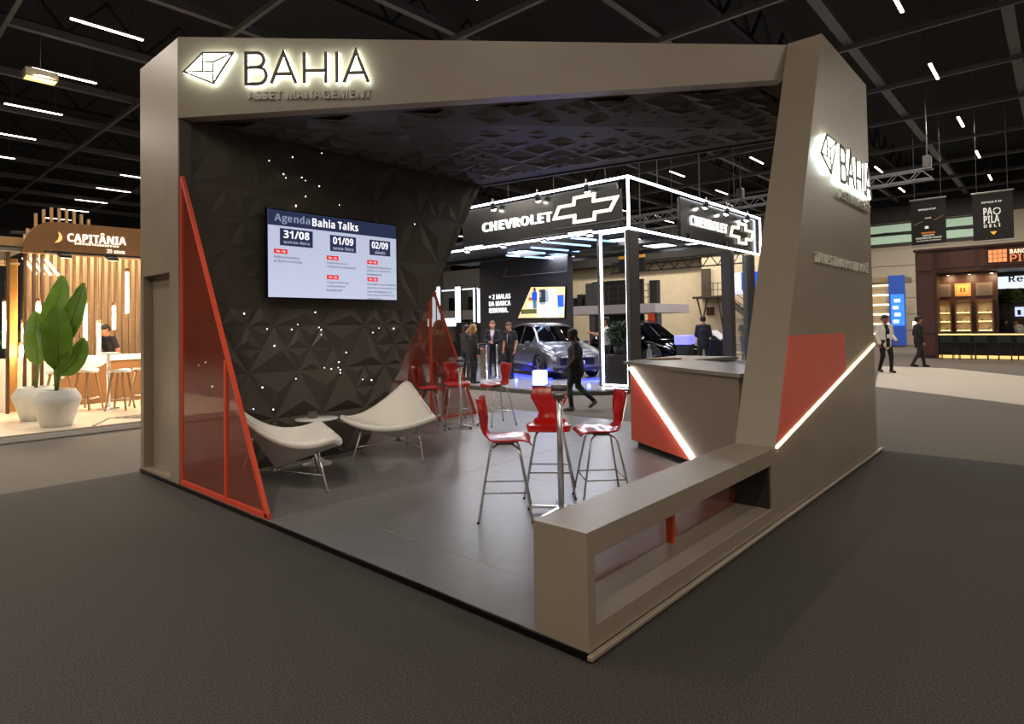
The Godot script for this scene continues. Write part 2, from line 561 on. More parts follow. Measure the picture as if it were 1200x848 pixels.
func relief(parent: Node, clip: PackedVector2Array, s: float, h: float, place: Callable, split: float, m: Material) -> void:
	# a field of triangular pyramids, each a piece of its own, cut along the polygon clip; place turns (u, v, height) into a point
	var lo := clip[0]
	var hi := clip[0]
	for p in clip:
		lo = lo.min(p)
		hi = hi.max(p)
	var rows := int((hi.y - lo.y) / (s * 0.866)) + 1
	var cols := int((hi.x - lo.x) / s) + 2
	for r in rows:
		for k in range(-1, cols * 2):
			var up := k % 2 == 0
			var x0: float = lo.x + floorf(k / 2.0) * s + (s / 2.0 if r % 2 else 0.0)
			var y0 := lo.y + r * s * 0.866
			var t: Array = [Vector2(x0, y0), Vector2(x0 + s, y0), Vector2(x0 + s / 2.0, y0 + s * 0.866)] if up else [Vector2(x0 + s, y0), Vector2(x0 + s * 1.5, y0 + s * 0.866), Vector2(x0 + s / 2.0, y0 + s * 0.866)]
			var small := []
			if rng.randf() < split:
				var a: Vector2 = (t[0] + t[1]) / 2.0
				var b: Vector2 = (t[1] + t[2]) / 2.0
				var c: Vector2 = (t[2] + t[0]) / 2.0
				small = [[t[0], a, c], [a, t[1], b], [c, b, t[2]], [a, b, c]]
			else:
				small = [t]
			var st := mb()
			var any := false
			for q in small:
				var hh := h * (0.55 if small.size() > 1 else 1.0) * rng.randf_range(0.75, 1.1)
				var c: Vector2 = (q[0] + q[1] + q[2]) / 3.0
				c += Vector2(rng.randf_range(-0.13, 0.13), rng.randf_range(-0.13, 0.13)) * (q[1] - q[0]).length()
				for e in 3:
					var f := PackedVector2Array([q[e], q[(e + 1) % 3], c])
					for g in Geometry2D.intersect_polygons(f, clip):
						if Geometry2D.is_polygon_clockwise(g): g.reverse()
						var pts := []
						var den := (f[1] - f[0]).cross(c - f[0])
						for v in g: pts.append(place.call(v.x, v.y, hh * absf((f[1] - f[0]).cross(v - f[0]) / den)))
						for i in range(1, pts.size() - 1): tri(st, pts[0], pts[i], pts[i + 1])
						any = any or g.size() > 2
			if any: put("relief_panel", st, m, parent)

func stand_shell() -> void:
	var o := thing("exhibition_stand", "taupe stand shell with slanted tower, tapering header, black canopy and bench frame", "exhibition stand")
	# --- store room: dark slanted wall with its relief, taupe end panel with a door
	var st := mb()
	prism(st, [Vector2(0.13, 0.001), Vector2(2.33, 0.001), Vector2(4.66, 3.93), Vector2(4.66, 4.4), Vector2(0.13, 4.4)], -6.40, -5.28)
	var wall := put("relief_wall", st, M.black_wall, o, "charcoal relief wall of triangular pyramids")
	var on_wall := func(u, v, h): return Vector3(u, v, -5.278 + h)
	relief(wall, PackedVector2Array([Vector2(0.13, 0.002), Vector2(2.33, 0.002), Vector2(3.44, 1.87), Vector2(0.13, 1.87)]), 0.64, 0.07, on_wall, 0.4, M.black_wall)
	relief(wall, PackedVector2Array([Vector2(0.13, 1.87), Vector2(3.44, 1.87), Vector2(4.66, 3.93), Vector2(0.13, 3.93)]), 0.80, 0.022, on_wall, 0.3, M.black_wall)
	put("corner_cladding", bx(Vector3(0.015, 0.002, -5.30), Vector3(0.135, 3.905, -5.236)), M.black_wall, o)
	st = mb()
	box(st, Vector3(0.06, 2.39, -6.36), Vector3(0.12, 4.78, 0.10))
	box(st, Vector3(0.06, 2.39, -5.365), Vector3(0.12, 4.78, 0.25))
	box(st, Vector3(0.06, 3.525, -5.9), Vector3(0.12, 2.51, 0.82))
	box(st, Vector3(0.06, 0.015, -5.9), Vector3(0.12, 0.03, 0.82))
	put("end_panel", st, M.taupe, o)
	st = mb()
	box(st, Vector3(0.107, 1.15, -5.9), Vector3(0.03, 2.24, 0.80), 0.004)
	put("door_leaf", st, M.taupe, o)
	# --- header: a tapering fascia from the end panel to the tower
	var hx := Transform3D(basis_to(Vector3(0.668, 0, 0.744)), Vector3(0, 0, -5.24))
	st = mb()
	prism(st, [Vector2(0, 3.91), Vector2(6.52, 4.224), Vector2(6.585, 4.598), Vector2(0, 4.79)], -0.16, 0.0, hx)
	put("header", st, M.taupe, o)
	# --- canopy: black soffit with the same relief, a plain border along its rear edge
	var back := Vector3(0.744, 0, -0.668) * 0.165
	var a := Vector3(0.08, 3.93, -5.16) + back
	var b := Vector3(4.22, 4.225, -0.54) + back
	var c := Vector3(6.30, 4.11, -0.36)
	var d := Vector3(4.66, 3.93, -5.26)
	st = mb()
	var up := Vector3(0, 0.28, 0)
	quad(st, a, b, c, d)
	quad(st, d + up, c + up, b + up, a + up)
	quad(st, d, c, c + up, d + up)
	quad(st, c, b, b + up, c + up)
	quad(st, b, a, a + up, b + up)
	quad(st, a, d, d + up, a + up)
	var can := put("canopy", st, M.black_wall, o, "charcoal canopy soffit of triangular pyramids")
	# u runs from the header (0) to the rear edge, v along the header; both in metres
	var bil := func(u, v, h): 
		var s: float = v / 6.4
		var t: float = u / 4.6
		return a.lerp(b, s).lerp(d.lerp(c, s), t) + Vector3(0, -0.006 - h, 0)
	relief(can, PackedVector2Array([Vector2(0.15, 0.05), Vector2(4.15, 0.05), Vector2(4.05, 6.35), Vector2(0.15, 6.35)]), 0.62, 0.055, bil, 0.45, M.black_wall)
	st = mb()
	beam(st, d + Vector3(0.02, 0.02, 0.0), c + Vector3(0.02, 0.02, 0.0), 0.06, 0.08)
	put("canopy_edge", st, mat(Color(0.20, 0.20, 0.20), 0.5), o)
	# --- tower and bench: one frame along the right edge
	st = mb()
	prism(st, [Vector2(2.57, 0.001), Vector2(6.29, 0.001), Vector2(6.29, 4.6), Vector2(4.37, 4.6), Vector2(2.69, 0.588), Vector2(2.57, 0.588)], -0.34, 0.0)
	put("tower", st, M.taupe, o)
	put("bench_top", bx(Vector3(0, 0.462, -0.345), Vector3(2.575, 0.588, 0.0), 0.0012), M.taupe, o)
	put("bench_post", bx(Vector3(0.0, 0.001, -0.345), Vector3(0.066, 0.462, 0.0), 0.0), M.taupe, o)
	put("bench_sill", bx(Vector3(0.066, 0.001, -0.345), Vector3(2.575, 0.118, 0.0), 0.002), M.taupe, o)
	put("bench_jamb", bx(Vector3(2.545, 0.118, -0.34), Vector3(2.572, 0.462, -0.015)), mat(Color(0.20, 0.18, 0.17), 0.5), o)
	put("bench_glazing", bx(Vector3(0.066, 0.118, -0.30), Vector3(2.545, 0.462, -0.292)), M.red_glass, o, "pale red glass behind the bench opening")
	put("bench_mullion", bx(Vector3(1.35, 0.118, -0.29), Vector3(1.385, 0.462, -0.24)), M.red_paint, o, "red mullion in the bench opening")
	# inlaid red panel and the diagonal light line on the tower's face
	st = mb()
	prism(st, [Vector2(2.72, 0.615), Vector2(4.914, 1.075), Vector2(4.887, 1.480), Vector2(3.07, 1.497)], -0.004, 0.006)
	put("red_inlay", st, M.red_panel, o, "red panel on the tower's face")
	st = mb()
	beam(st, Vector3(2.69, 0.590, 0.006), Vector3(6.285, 1.318, 0.006), 0.016, 0.022)
	put("light_line", st, M.led_warm, o, "white light line crossing the tower's face")
	area(Vector3(4.49, 0.955, 0.03), Vector3(0, 0, 1), Vector2(3.66, 0.02), 0.15, Color(1.0, 0.92, 0.76), o, Vector3(3.595, 0.728, 0))
	# little points of light set into the relief wall
	var dots := [0.69,1.81,0.96,1.63,1.27,1.62,1.35,1.68,1.05,1.43,1.64,1.64,1.67,1.61,1.67,1.55,1.59,1.83,2.45,1.56,1.92,1.19,1.91,1.12,1.94,1.09,1.94,1.05,1.81,1.11,1.71,1.13,0.90,0.95,0.79,0.71,1.03,0.68,2.28,0.94,2.42,0.92,1.32,1.02,0.26,1.28,0.19,1.25,0.33,1.01,0.57,0.99,2.03,1.31,2.55,1.62,2.80,1.61,1.00,3.63,1.30,3.73,1.70,3.86,1.18,3.50,1.21,3.46,1.42,3.50,1.47,3.47,1.66,3.43,1.34,3.13,1.47,3.27,1.95,3.23,1.34,3.14,2.73,2.95,3.20,3.12]
	var star := SphereMesh.new()
	star.radius = 0.009
	star.height = 0.018
	star.radial_segments = 8
	star.rings = 4
	var sm := glow(Color(1, 0.98, 0.94), 4.0)
	for i in range(0, dots.size(), 2):
		var s := node_of(star, "light_point", sm, wall)
		s.position = Vector3(dots[i], dots[i + 1], -5.20)
		s.scale = Vector3.ONE * [1.0, 0.7, 0.85, 0.6][(i / 2) % 4]

# ---------------------------------------------------------------- signs of the stand
func arc(c: Vector2, r: Vector2, a0: float, a1: float, n: int) -> Array:
	var p := []
	for i in n + 1: p.append(c + Vector2(cos(lerpf(a0, a1, float(i) / n)), sin(lerpf(a0, a1, float(i) / n))) * r)
	return p

func logo_sign(o: Node3D, xf: Transform3D, k: float, ky: float) -> void:
	# halo-lit outline logo: emblem, five letters, a line of small steel letters below. Unit: metres on the header
	var sx := xf * Transform3D(Basis.from_scale(Vector3(k, ky, 1)), Vector3.ZERO)
	var dark := mat(Color(0.30, 0.22, 0.21), 0.5)
	var back := glow(Color(0.92, 1.0, 0.95), 11.0)
	var px := 0.00187
	var e := func(x, y): return Vector2(x - 45, 248 - y) * px
	var lines := [[[e.call(45, 178), e.call(155, 70), e.call(330, 72), e.call(215, 248)], true, 0.017], [[e.call(155, 70), e.call(155, 178)], false, 0.012], [[e.call(47, 178), e.call(215, 178)], false, 0.012], [[e.call(215, 248), e.call(215, 125), e.call(330, 72)], false, 0.012], [[e.call(155, 125), e.call(215, 125)], false, 0.012]]
	var st := mb()
	var sb := mb()
	for l in lines:
		stroke(st, l[0], l[2], 0.045, 0.058, sx, l[1])
		stroke(sb, l[0], l[2] * 0.9, 0.018, 0.0445, sx, l[1])
	var em := put("emblem", st, dark, o)
	put("halo_light", sb, back, em)
	var h := 0.334
	var glyphs := []
	var p: Array = [Vector2(0.668, h * 0.53), Vector2(0.80, h * 0.53)]
	p.append_array(arc(Vector2(0.80, h * 0.265), Vector2(0.085, h * 0.265), PI / 2, -PI / 2, 8).slice(1))
	p.append_array([Vector2(0.668, 0.0), Vector2(0.668, h), Vector2(0.785, h)])
	p.append_array(arc(Vector2(0.785, h * 0.765), Vector2(0.075, h * 0.235), PI / 2, -PI / 2, 8).slice(1))
	p.remove_at(0)
	glyphs.append([p, [Vector2(0.668, h * 0.53), Vector2(0.81, h * 0.53)]])
	glyphs.append([[Vector2(0.935, 0), Vector2(1.068, h), Vector2(1.201, 0)], [Vector2(0.985, h * 0.31), Vector2(1.15, h * 0.31)]])
	glyphs.append([[Vector2(1.29, 0), Vector2(1.29, h)], [Vector2(1.52, 0), Vector2(1.52, h)], [Vector2(1.29, h * 0.40), Vector2(1.52, h * 0.40)]])
	glyphs.append([[Vector2(1.638, 0), Vector2(1.638, h)]])
	glyphs.append([[Vector2(1.712, 0), Vector2(1.842, h), Vector2(1.972, 0)], [Vector2(1.76, h * 0.31), Vector2(1.922, h * 0.31)]])
	var lift := sx * Transform3D(Basis(), Vector3(0, -0.012, 0))
	for g in glyphs:
		st = mb()
		sb = mb()
		for l in g:
			stroke(st, l, 0.034, 0.045, 0.058, lift)
			stroke(sb, l, 0.031, 0.018, 0.0445, lift)
		var letter := put("letter", st, dark, o)
		put("halo_light", sb, back, letter)
	words("steel_lettering", "ASSET MANAGEMENT", 1.32 * k, 0.088 * ky, 0.022, mat(Color(0.66, 0.62, 0.57), 0.35, 0.3), o, xf * Transform3D(Basis(), Vector3(0.675 * k, -0.172 * ky, 0.015)), true)
	area(xf * Vector3(0.27 * k, 0.17 * ky, 0.10), xf.basis * Vector3(0, 0, -1), Vector2(0.5 * k, 0.3 * ky), 0.03, Color(0.93, 1.0, 0.93), o, xf.basis.x)
	area(xf * Vector3(1.32 * k, 0.16 * ky, 0.10), xf.basis * Vector3(0, 0, -1), Vector2(1.3 * k, 0.3 * ky), 0.05, Color(0.93, 1.0, 0.93), o, xf.basis.x)

func stand_signs() -> void:
	var o := thing("illuminated_sign", "halo-lit gem emblem and BAHIA lettering on the taupe header", "sign")
	logo_sign(o, Transform3D(basis_to(Vector3(0.668, 0, 0.744)), Vector3(0.091 * 0.668, 4.256, -5.24 + 0.091 * 0.744)), 1.0, 1.0)
	o = thing("illuminated_sign", "halo-lit gem emblem and BAHIA lettering high on the slanted tower", "sign")
	logo_sign(o, Transform3D(Basis(), Vector3(4.02, 3.13, 0.0)), 1.075, 1.12)
	o = thing("slogan_lettering", "raised pale letters INVESTIMOS COM VOCÊ on the slanted tower", "sign")
	words("lettering", "INVESTIMOS COM VOCÊ", 2.12, 0.125, 0.028, mat(Color(0.95, 0.93, 0.88), 0.4), o, Transform3D(Basis(), Vector3(3.885, 2.19, 0.0)))

# ---------------------------------------------------------------- the wall screen
func display_screen() -> void:
	var o := thing("wall_screen", "wide flat screen showing the Agenda Bahia Talks programme on the relief wall", "screen", Vector3(0.925, 2.0, -5.10))
	put("bezel", bx(Vector3(-0.012, -0.012, -0.06), Vector3(1.872, 1.052, -0.002), 0.006), M.black_gloss, o)
	put("wall_bracket", bx(Vector3(0.5, 0.3, -0.16), Vector3(1.3, 0.7, -0.06)), M.black, o)
	var face_m := glow(Color(0.75, 0.79, 0.90), 0.74)
	var navy := glow(Color(0.13, 0.17, 0.29), 0.9)
	var red := glow(Color(0.82, 0.16, 0.14), 0.9)
	var white := glow(Color(0.96, 0.96, 1.0), 1.1)
	var ink := mat(Color(0.12, 0.14, 0.24), 0.6)
	var scr := put("display", bx(Vector3(0.004, 0.004, -0.002), Vector3(1.856, 1.036, 0.0)), face_m, o)
	put("title_bar", bx(Vector3(0.004, 0.852, 0.0), Vector3(1.856, 1.036, 0.001)), navy, scr)
	var at := func(x, y): return Transform3D(Basis(), Vector3(x, y, 0.0015))
	words("title_outline", "Agenda", 0.46, 0.125, 0.0006, glow(Color(0.50, 0.55, 0.68), 0.9), scr, at.call(0.085, 0.875), true)
	words("title", "Bahia Talks", 0.665, 0.105, 0.0006, white, scr, at.call(0.575, 0.893))
	var cols := [[0.15, 0.60, 0.43, 0.185, "31/08", "quinta-feira"], [0.82, 0.585, 0.385, 0.185, "01/09", "sexta-feira"], [1.415, 0.58, 0.34, 0.185, "02/09", "sábado"]]
	for c in cols:
		put("date_box", bx(Vector3(c[0], c[1] + 0.02, 0.0), Vector3(c[0] + c[2], c[1] + 0.225, 0.001)), navy, scr)
		words("date", c[4], c[2] * 0.78, 0.092, 0.0006, white, scr, at.call(c[0] + c[2] * 0.11, c[1] + 0.112))
		words("weekday", c[5], c[2] * (0.78 if c[5].length() > 7 else 0.5), 0.045, 0.0006, glow(Color(0.75, 0.78, 0.88), 0.8), scr, at.call(c[0] + c[2] * (0.11 if c[5].length() > 7 else 0.25), c[1] + 0.04), false)
	var items := [[0.075, 0.52, ["Política monetária", "no Brasil e no mundo"]], [0.77, 0.49, ["A expertise em um", "ambiente de distribuição"]], [0.77, 0.245, ["O que acontece nas", "contas públicas", "brasileiras?"]], [1.375, 0.475, ["Potencial tributário e", "reforma do imposto de", "investimentos"]], [1.375, 0.245, ["Estratégia e oportunidades", "dispersas no mercado para os", "bons investidores e as", "incertezas do próximo ano", "neste cenário"]]]
	for it in items:
		put("time_tag", bx(Vector3(it[0], it[1], 0.0), Vector3(it[0] + 0.17, it[1] + 0.055, 0.001)), red, scr)
		words("time", "14h - 15h", 0.12, 0.026, 0.0006, white, scr, at.call(it[0] + 0.025, it[1] + 0.014), false)
		for k in it[2].size(): words("text_line", it[2][k], 0.0178 * it[2][k].length(), 0.031, 0.0006, ink, scr, at.call(it[0], it[1] - 0.055 - k * 0.048), false)
	area(Vector3(0.93, 0.5, 0.02), Vector3(0, 0, 1), Vector2(1.8, 1.0), 0.25, Color(0.85, 0.9, 1.0), o, Vector3.RIGHT)

# ---------------------------------------------------------------- red glass screens
func red_screens() -> void:
	var yz := Transform3D(Basis(Vector3(0, 0, 1), Vector3(0, 1, 0), Vector3(-1, 0, 0)), Vector3.ZERO)   # x of the drawing runs along world z
	var o := thing("glass_screen", "tall triangular red glass screen in a red frame beside the white shell chair", "glass screen")
	var st := mb()
	prism(st, [Vector2(-5.215, 0.03), Vector2(-3.36, 0.03), Vector2(-5.215, 3.24)], -0.034, -0.026, yz)
	put("glass", st, M.red_glass, o)
	st = mb()
	beam(st, Vector3(0.03, 0.025, -5.23), Vector3(0.03, 0.025, -3.32), 0.036, 0.044)
	put("bottom_rail", st, M.red_paint, o)
	st = mb()
	beam(st, Vector3(0.03, 0.012, -3.34), Vector3(0.03, 3.27, -5.205), 0.036, 0.034)
	put("sloping_rail", st, M.red_paint, o)
	st = mb()
	beam(st, Vector3(0.03, 0.04, -5.215), Vector3(0.03, 3.25, -5.215), 0.034, 0.030)
	put("wall_rail", st, M.red_paint, o)
	st = mb()
	beam(st, Vector3(0.03, 0.04, -4.14), Vector3(0.03, 1.34, -4.14), 0.036, 0.040)
	put("mullion", st, M.red_paint, o)
	o = thing("glass_screen", "red framed triangular glass screen at the rear edge, two visitors seen through it", "glass screen")
	st = mb()
	prism(st, [Vector2(2.36, 0.03), Vector2(5.55, 0.03), Vector2(4.21, 3.10)], -6.424, -6.416)
	put("glass", st, M.red_glass, o)
	st = mb()
	beam(st, Vector3(2.36, 0.025, -6.42), Vector3(5.60, 0.025, -6.42), 0.036, 0.036)
	put("bottom_rail", st, M.red_paint, o)
	st = mb()
	beam(st, Vector3(5.59, 0.0, -6.42), Vector3(4.20, 3.17, -6.42), 0.036, 0.036)
	put("sloping_rail", st, M.red_paint, o)
	st = mb()
	beam(st, Vector3(4.52, 0.05, -6.42), Vector3(4.52, 2.42, -6.42), 0.036, 0.036)
	put("mullion", st, M.red_paint, o)

# ---------------------------------------------------------------- the service counter
func service_counter() -> void:
	var o := thing("service_counter", "taupe service counter with grey worktop, red corner and diagonal light line", "counter")
	var p0 := Vector2(4.67, 2.55)       # plan, (x, -z)
	var p1 := Vector2(3.50, 0.62)
	var dv := (p1 - p0).normalized()
	var flat := func(y): return Transform3D(Basis(Vector3(1, 0, 0), Vector3(0, 0, -1), Vector3(0, 1, 0)), Vector3(0, y, 0))
	var nrm := Vector2(dv.y, -dv.x)      # towards the bar's inside
	if nrm.x < 0.0: nrm = -nrm
	# bodies: the front arm along the diagonal and the side arm along the rear
	var arm := [p0, p1, p1 + nrm * 0.5, p0 + nrm * 0.62 + Vector2(0.15, 0.0)]
	var st := mb()
	prism(st, arm, 0.08, 1.075, flat.call(0.0))
	put("front_body", st, M.taupe, o)
	st = mb()
	prism(st, [p0, Vector2(6.38, 2.62), Vector2(6.38, 2.05), p0 + Vector2(0.9, -0.42)], 0.08, 1.075, flat.call(0.0))
	put("side_body", st, M.taupe, o)
	st = mb()
	prism(st, [p0 + Vector2(0.08, -0.05), p1 + Vector2(0.06, 0.0), p1 + nrm * 0.5, Vector2(6.3, 2.1), Vector2(6.3, 2.5)], 0.001, 0.08, flat.call(0.0))
	put("toe_kick", st, M.black, o)
	# worktop: an angled U round the dark well
	var top := mat(Color(0.62, 0.60, 0.57), 0.22)
	st = mb()
	prism(st, [Vector2(4.72, 2.68), p0 + Vector2(-0.05, 0.03), Vector2(3.42, 0.57), Vector2(4.02, 0.50), Vector2(4.93, 1.20), Vector2(5.50, 2.05), Vector2(6.42, 1.78), Vector2(6.42, 2.72)], 1.078, 1.115, flat.call(0.0))
	put("worktop", st, top, o)
	st = mb()
	prism(st, [Vector2(4.05, 0.55), Vector2(4.90, 1.24), Vector2(5.47, 2.10), Vector2(6.40, 1.83), Vector2(6.40, 0.55)], 1.03, 1.06, flat.call(0.0))
	put("dark_well", st, M.black, o, "dark bartender's well between the counter's arms")
	var q := func(s: float, y: float, out: float) -> Vector3:
		var v := p0 + dv * s - nrm * out
		return Vector3(v.x, y, -v.y)
	st = mb()
	face(st, [q.call(0.02, 0.085, 0.006), q.call(1.42, 0.085, 0.006), q.call(0.02, 1.04, 0.006)], q.call(0.6, 0.4, -0.3))
	face(st, [q.call(0.02, 0.085, 0.0), q.call(1.42, 0.085, 0.0), q.call(1.42, 0.085, 0.006), q.call(0.02, 0.085, 0.006)], q.call(0.6, 0.4, 0))
	face(st, [q.call(0.02, 0.085, 0.0), q.call(0.02, 1.04, 0.0), q.call(0.02, 1.04, 0.006), q.call(0.02, 0.085, 0.006)], q.call(0.6, 0.4, 0))
	put("red_corner", st, M.red_panel, o, "red corner panel under the light line")
	st = mb()
	beam(st, q.call(0.03, 1.035, 0.008), q.call(1.47, 0.09, 0.008), 0.05, 0.018)
	put("light_line", st, M.led, o, "white diagonal light line")
	var mid: Vector3 = q.call(0.75, 0.56, 0.03)
	area(mid, Vector3(-nrm.x, 0, nrm.y), Vector2(1.7, 0.04), 0.12, Color(1, 0.97, 0.92), o, q.call(1.47, 0.09, 0) - q.call(0.03, 1.035, 0))
	# on the worktop
	o = thing("bottle", "small clear bottle standing at the counter's far corner", "bottle", Vector3(5.28, 1.115, -2.60))
	st = mb(true)
	lathe(st, [Vector2(0, 0), Vector2(0.033, 0.002), Vector2(0.036, 0.02), Vector2(0.036, 0.11), Vector2(0.014, 0.16), Vector2(0.012, 0.19), Vector2(0, 0.19)], 14)
	put("body", st, pane(Color(0.9, 0.95, 0.97), 0.35), o)
	st = mb(true)
	lathe(st, [Vector2(0, 0.19), Vector2(0.015, 0.19), Vector2(0.015, 0.215), Vector2(0, 0.215)], 12)
	put("cap", st, M.white, o)
	o = thing("serving_board", "thin wooden board lying beside the clear bottle on the counter", "board", Vector3(5.36, 1.115, -2.42), -0.7)
	put("board", bx(Vector3(-0.22, 0.0, -0.11), Vector3(0.22, 0.022, 0.11), 0.006), M.wood, o)
	o = thing("tap_head", "small chrome tap standing at the counter's dark well by the tower", "tap", Vector3(4.25, 1.115, -0.78), 0.6)
	st = mb(true)
	tube(st, [Vector3(0, 0, 0), Vector3(0, 0.07, 0), Vector3(0.02, 0.10, 0), Vector3(0.07, 0.105, 0), Vector3(0.09, 0.08, 0)], 0.014, 10)
	put("spout", st, M.steel, o)
	put("lever", bx(Vector3(-0.03, 0.07, -0.008), Vector3(0.0, 0.085, 0.05), 0.003), M.steel, o)

# ---------------------------------------------------------------- furniture on the stand
func grid_surface(st: SurfaceTool, nu: int, nv: int, f: Callable, closed_u := false) -> void:
	for i in nu:
		for j in nv:
			quad(st, f.call(float(i) / nu, float(j) / nv), f.call(float(i + 1) / nu, float(j) / nv), f.call(float(i + 1) / nu, float(j + 1) / nv), f.call(float(i) / nu, float(j + 1) / nv))

func make_stool() -> Node3D:
	# faces +z; a bent shell on four splayed legs with a foot rail
	var o := thing("bar_stool", "glossy red bar stool at the front glass table, its back toward the shell chairs", "bar stool", Vector3.ZERO, 0.0, "")
	var h := 0.655
	# profile in (z, y) from the seat's front lip to the top of the back
	var prof := [Vector2(0.215, h - 0.035), Vector2(0.20, h - 0.012), Vector2(0.15, h + 0.004), Vector2(0.05, h), Vector2(-0.06, h - 0.006), Vector2(-0.13, h + 0.002), Vector2(-0.178, h + 0.035), Vector2(-0.20, h + 0.085), Vector2(-0.212, h + 0.15), Vector2(-0.226, h + 0.24), Vector2(-0.245, h + 0.345)]
	var wid := [0.19, 0.205, 0.215, 0.215, 0.195, 0.165, 0.125, 0.105, 0.135, 0.185, 0.165]
	var seat := func(u: float, v: float, off: float) -> Vector3:
		var t := v * (prof.size() - 1)
		var i := mini(int(t), prof.size() - 2)
		var p: Vector2 = prof[i].lerp(prof[i + 1], t - i)
		var d: Vector2 = (prof[i + 1] - prof[i]).normalized()
		var w: float = lerpf(wid[i], wid[i + 1], t - i)
		var x := (u * 2.0 - 1.0)
		var n := Vector2(-d.y, d.x) * -1.0        # towards the sitter
		var curl := 0.05 * x * x * clampf((t - 5.0) / 3.0, 0.0, 1.0) + 0.012 * x * x
		p += n * (curl + off)
		return Vector3(x * w, p.y, p.x)
	var st := mb(true)
	var top := func(u, v): return seat.call(u, v, 0.006)
	var bot := func(u, v): return seat.call(1.0 - u, v, -0.006)
	grid_surface(st, 12, 30, top)
	grid_surface(st, 12, 30, bot)
	for j in 30:
		var a := j / 30.0
		var b := (j + 1) / 30.0
		quad(st, seat.call(0.0, a, -0.006), seat.call(0.0, a, 0.006), seat.call(0.0, b, 0.006), seat.call(0.0, b, -0.006))
		quad(st, seat.call(1.0, a, 0.006), seat.call(1.0, a, -0.006), seat.call(1.0, b, -0.006), seat.call(1.0, b, 0.006))
	for i in 12:
		var a := i / 12.0
		var b := (i + 1) / 12.0
		quad(st, seat.call(a, 1.0, 0.006), seat.call(b, 1.0, 0.006), seat.call(b, 1.0, -0.006), seat.call(a, 1.0, -0.006))
		quad(st, seat.call(a, 0.0, -0.006), seat.call(b, 0.0, -0.006), seat.call(b, 0.0, 0.006), seat.call(a, 0.0, 0.006))
	put("seat_shell", st, M.red_lacquer, o)
	st = mb(true)
	lathe(st, [Vector2(0, h - 0.045), Vector2(0.085, h - 0.045), Vector2(0.085, h - 0.02), Vector2(0, h - 0.02)], 18)
	put("seat_mount", st, M.steel, o)
	var feet := {}
	for sx in [-1, 1]:
		for sz in [-1, 1]:
			st = mb(true)
			var f := Vector3(sx * 0.24, 0.006, sz * 0.225)
			feet[[sx, sz]] = f
			tube(st, [Vector3(sx * 0.05, h - 0.035, sz * 0.045), Vector3(sx * 0.115, h - 0.06, sz * 0.105), Vector3(sx * 0.135, h - 0.10, sz * 0.125), f], 0.0095, 8)
			var leg := put("leg", st, M.chrome, o)
			st = mb(true)
			lathe(st, [Vector2(0, 0), Vector2(0.012, 0), Vector2(0.013, 0.016), Vector2(0.0, 0.02)], 8, Transform3D(Basis(), Vector3(f.x, 0, f.z)))
			put("foot_cap", st, M.black, leg)
	var at := func(sx, sz, y): return Vector3(sx * 0.135, h - 0.10, sz * 0.125).lerp(feet[[sx, sz]], (h - 0.10 - y) / (h - 0.106))
	for k in [[-1, -1, 1, -1], [1, -1, 1, 1], [1, 1, -1, 1], [-1, 1, -1, -1]]:
		st = mb(true)
		tube(st, [at.call(k[0], k[1], 0.235), at.call(k[2], k[3], 0.235)], 0.007, 8)
		put("foot_rail", st, M.chrome, o)
	return o

func make_glass_table(at: Vector3, label: String, top_h: float, r: float) -> Node3D:
	var o := thing("glass_table", label, "bar table", at)
	var st := mb(true)
	tube(st, [Vector3(0, 0.03, 0), Vector3(0, top_h - 0.03, 0)], 0.027, 18)
	put("column", st, M.chrome, o)
	st = mb(true)
	lathe(st, [Vector2(0, top_h - 0.065), Vector2(0.06, top_h - 0.065), Vector2(0.06, top_h - 0.012), Vector2(0.0, top_h - 0.012)], 20)
	put("collar", st, M.steel, o)
	st = mb()
	lathe(st, [Vector2(0, top_h - 0.012), Vector2(r, top_h - 0.012), Vector2(r, top_h), Vector2(0, top_h)], 40)
	var gt := pane(Color(0.35, 0.62, 0.56), 0.06)
	gt.metallic_specular = 0.1
	put("glass_top", st, gt, o)
	st = mb(true)
	lathe(st, [Vector2(0, top_h), Vector2(0.075, top_h), Vector2(0.072, top_h + 0.05), Vector2(0.0, top_h + 0.05)], 20)
	put("top_plate", st, mat(Color(0.42, 0.41, 0.40), 0.4, 0.6), o)
	for k in 5:
		var a := TAU * k / 5.0 + 0.5
		st = mb()
		beam(st, Vector3(0, 0.045, 0), Vector3(cos(a) * 0.30, 0.035, sin(a) * 0.30), 0.035, 0.022)
		var arm := put("base_arm", st, M.chrome, o)
		st = mb(true)
		lathe(st, [Vector2(0, 0), Vector2(0.018, 0), Vector2(0.018, 0.03), Vector2(0, 0.03)], 10, Transform3D(Basis(), Vector3(cos(a) * 0.285, 0, sin(a) * 0.285)))
		put("glide", st, M.black, arm)
	return o

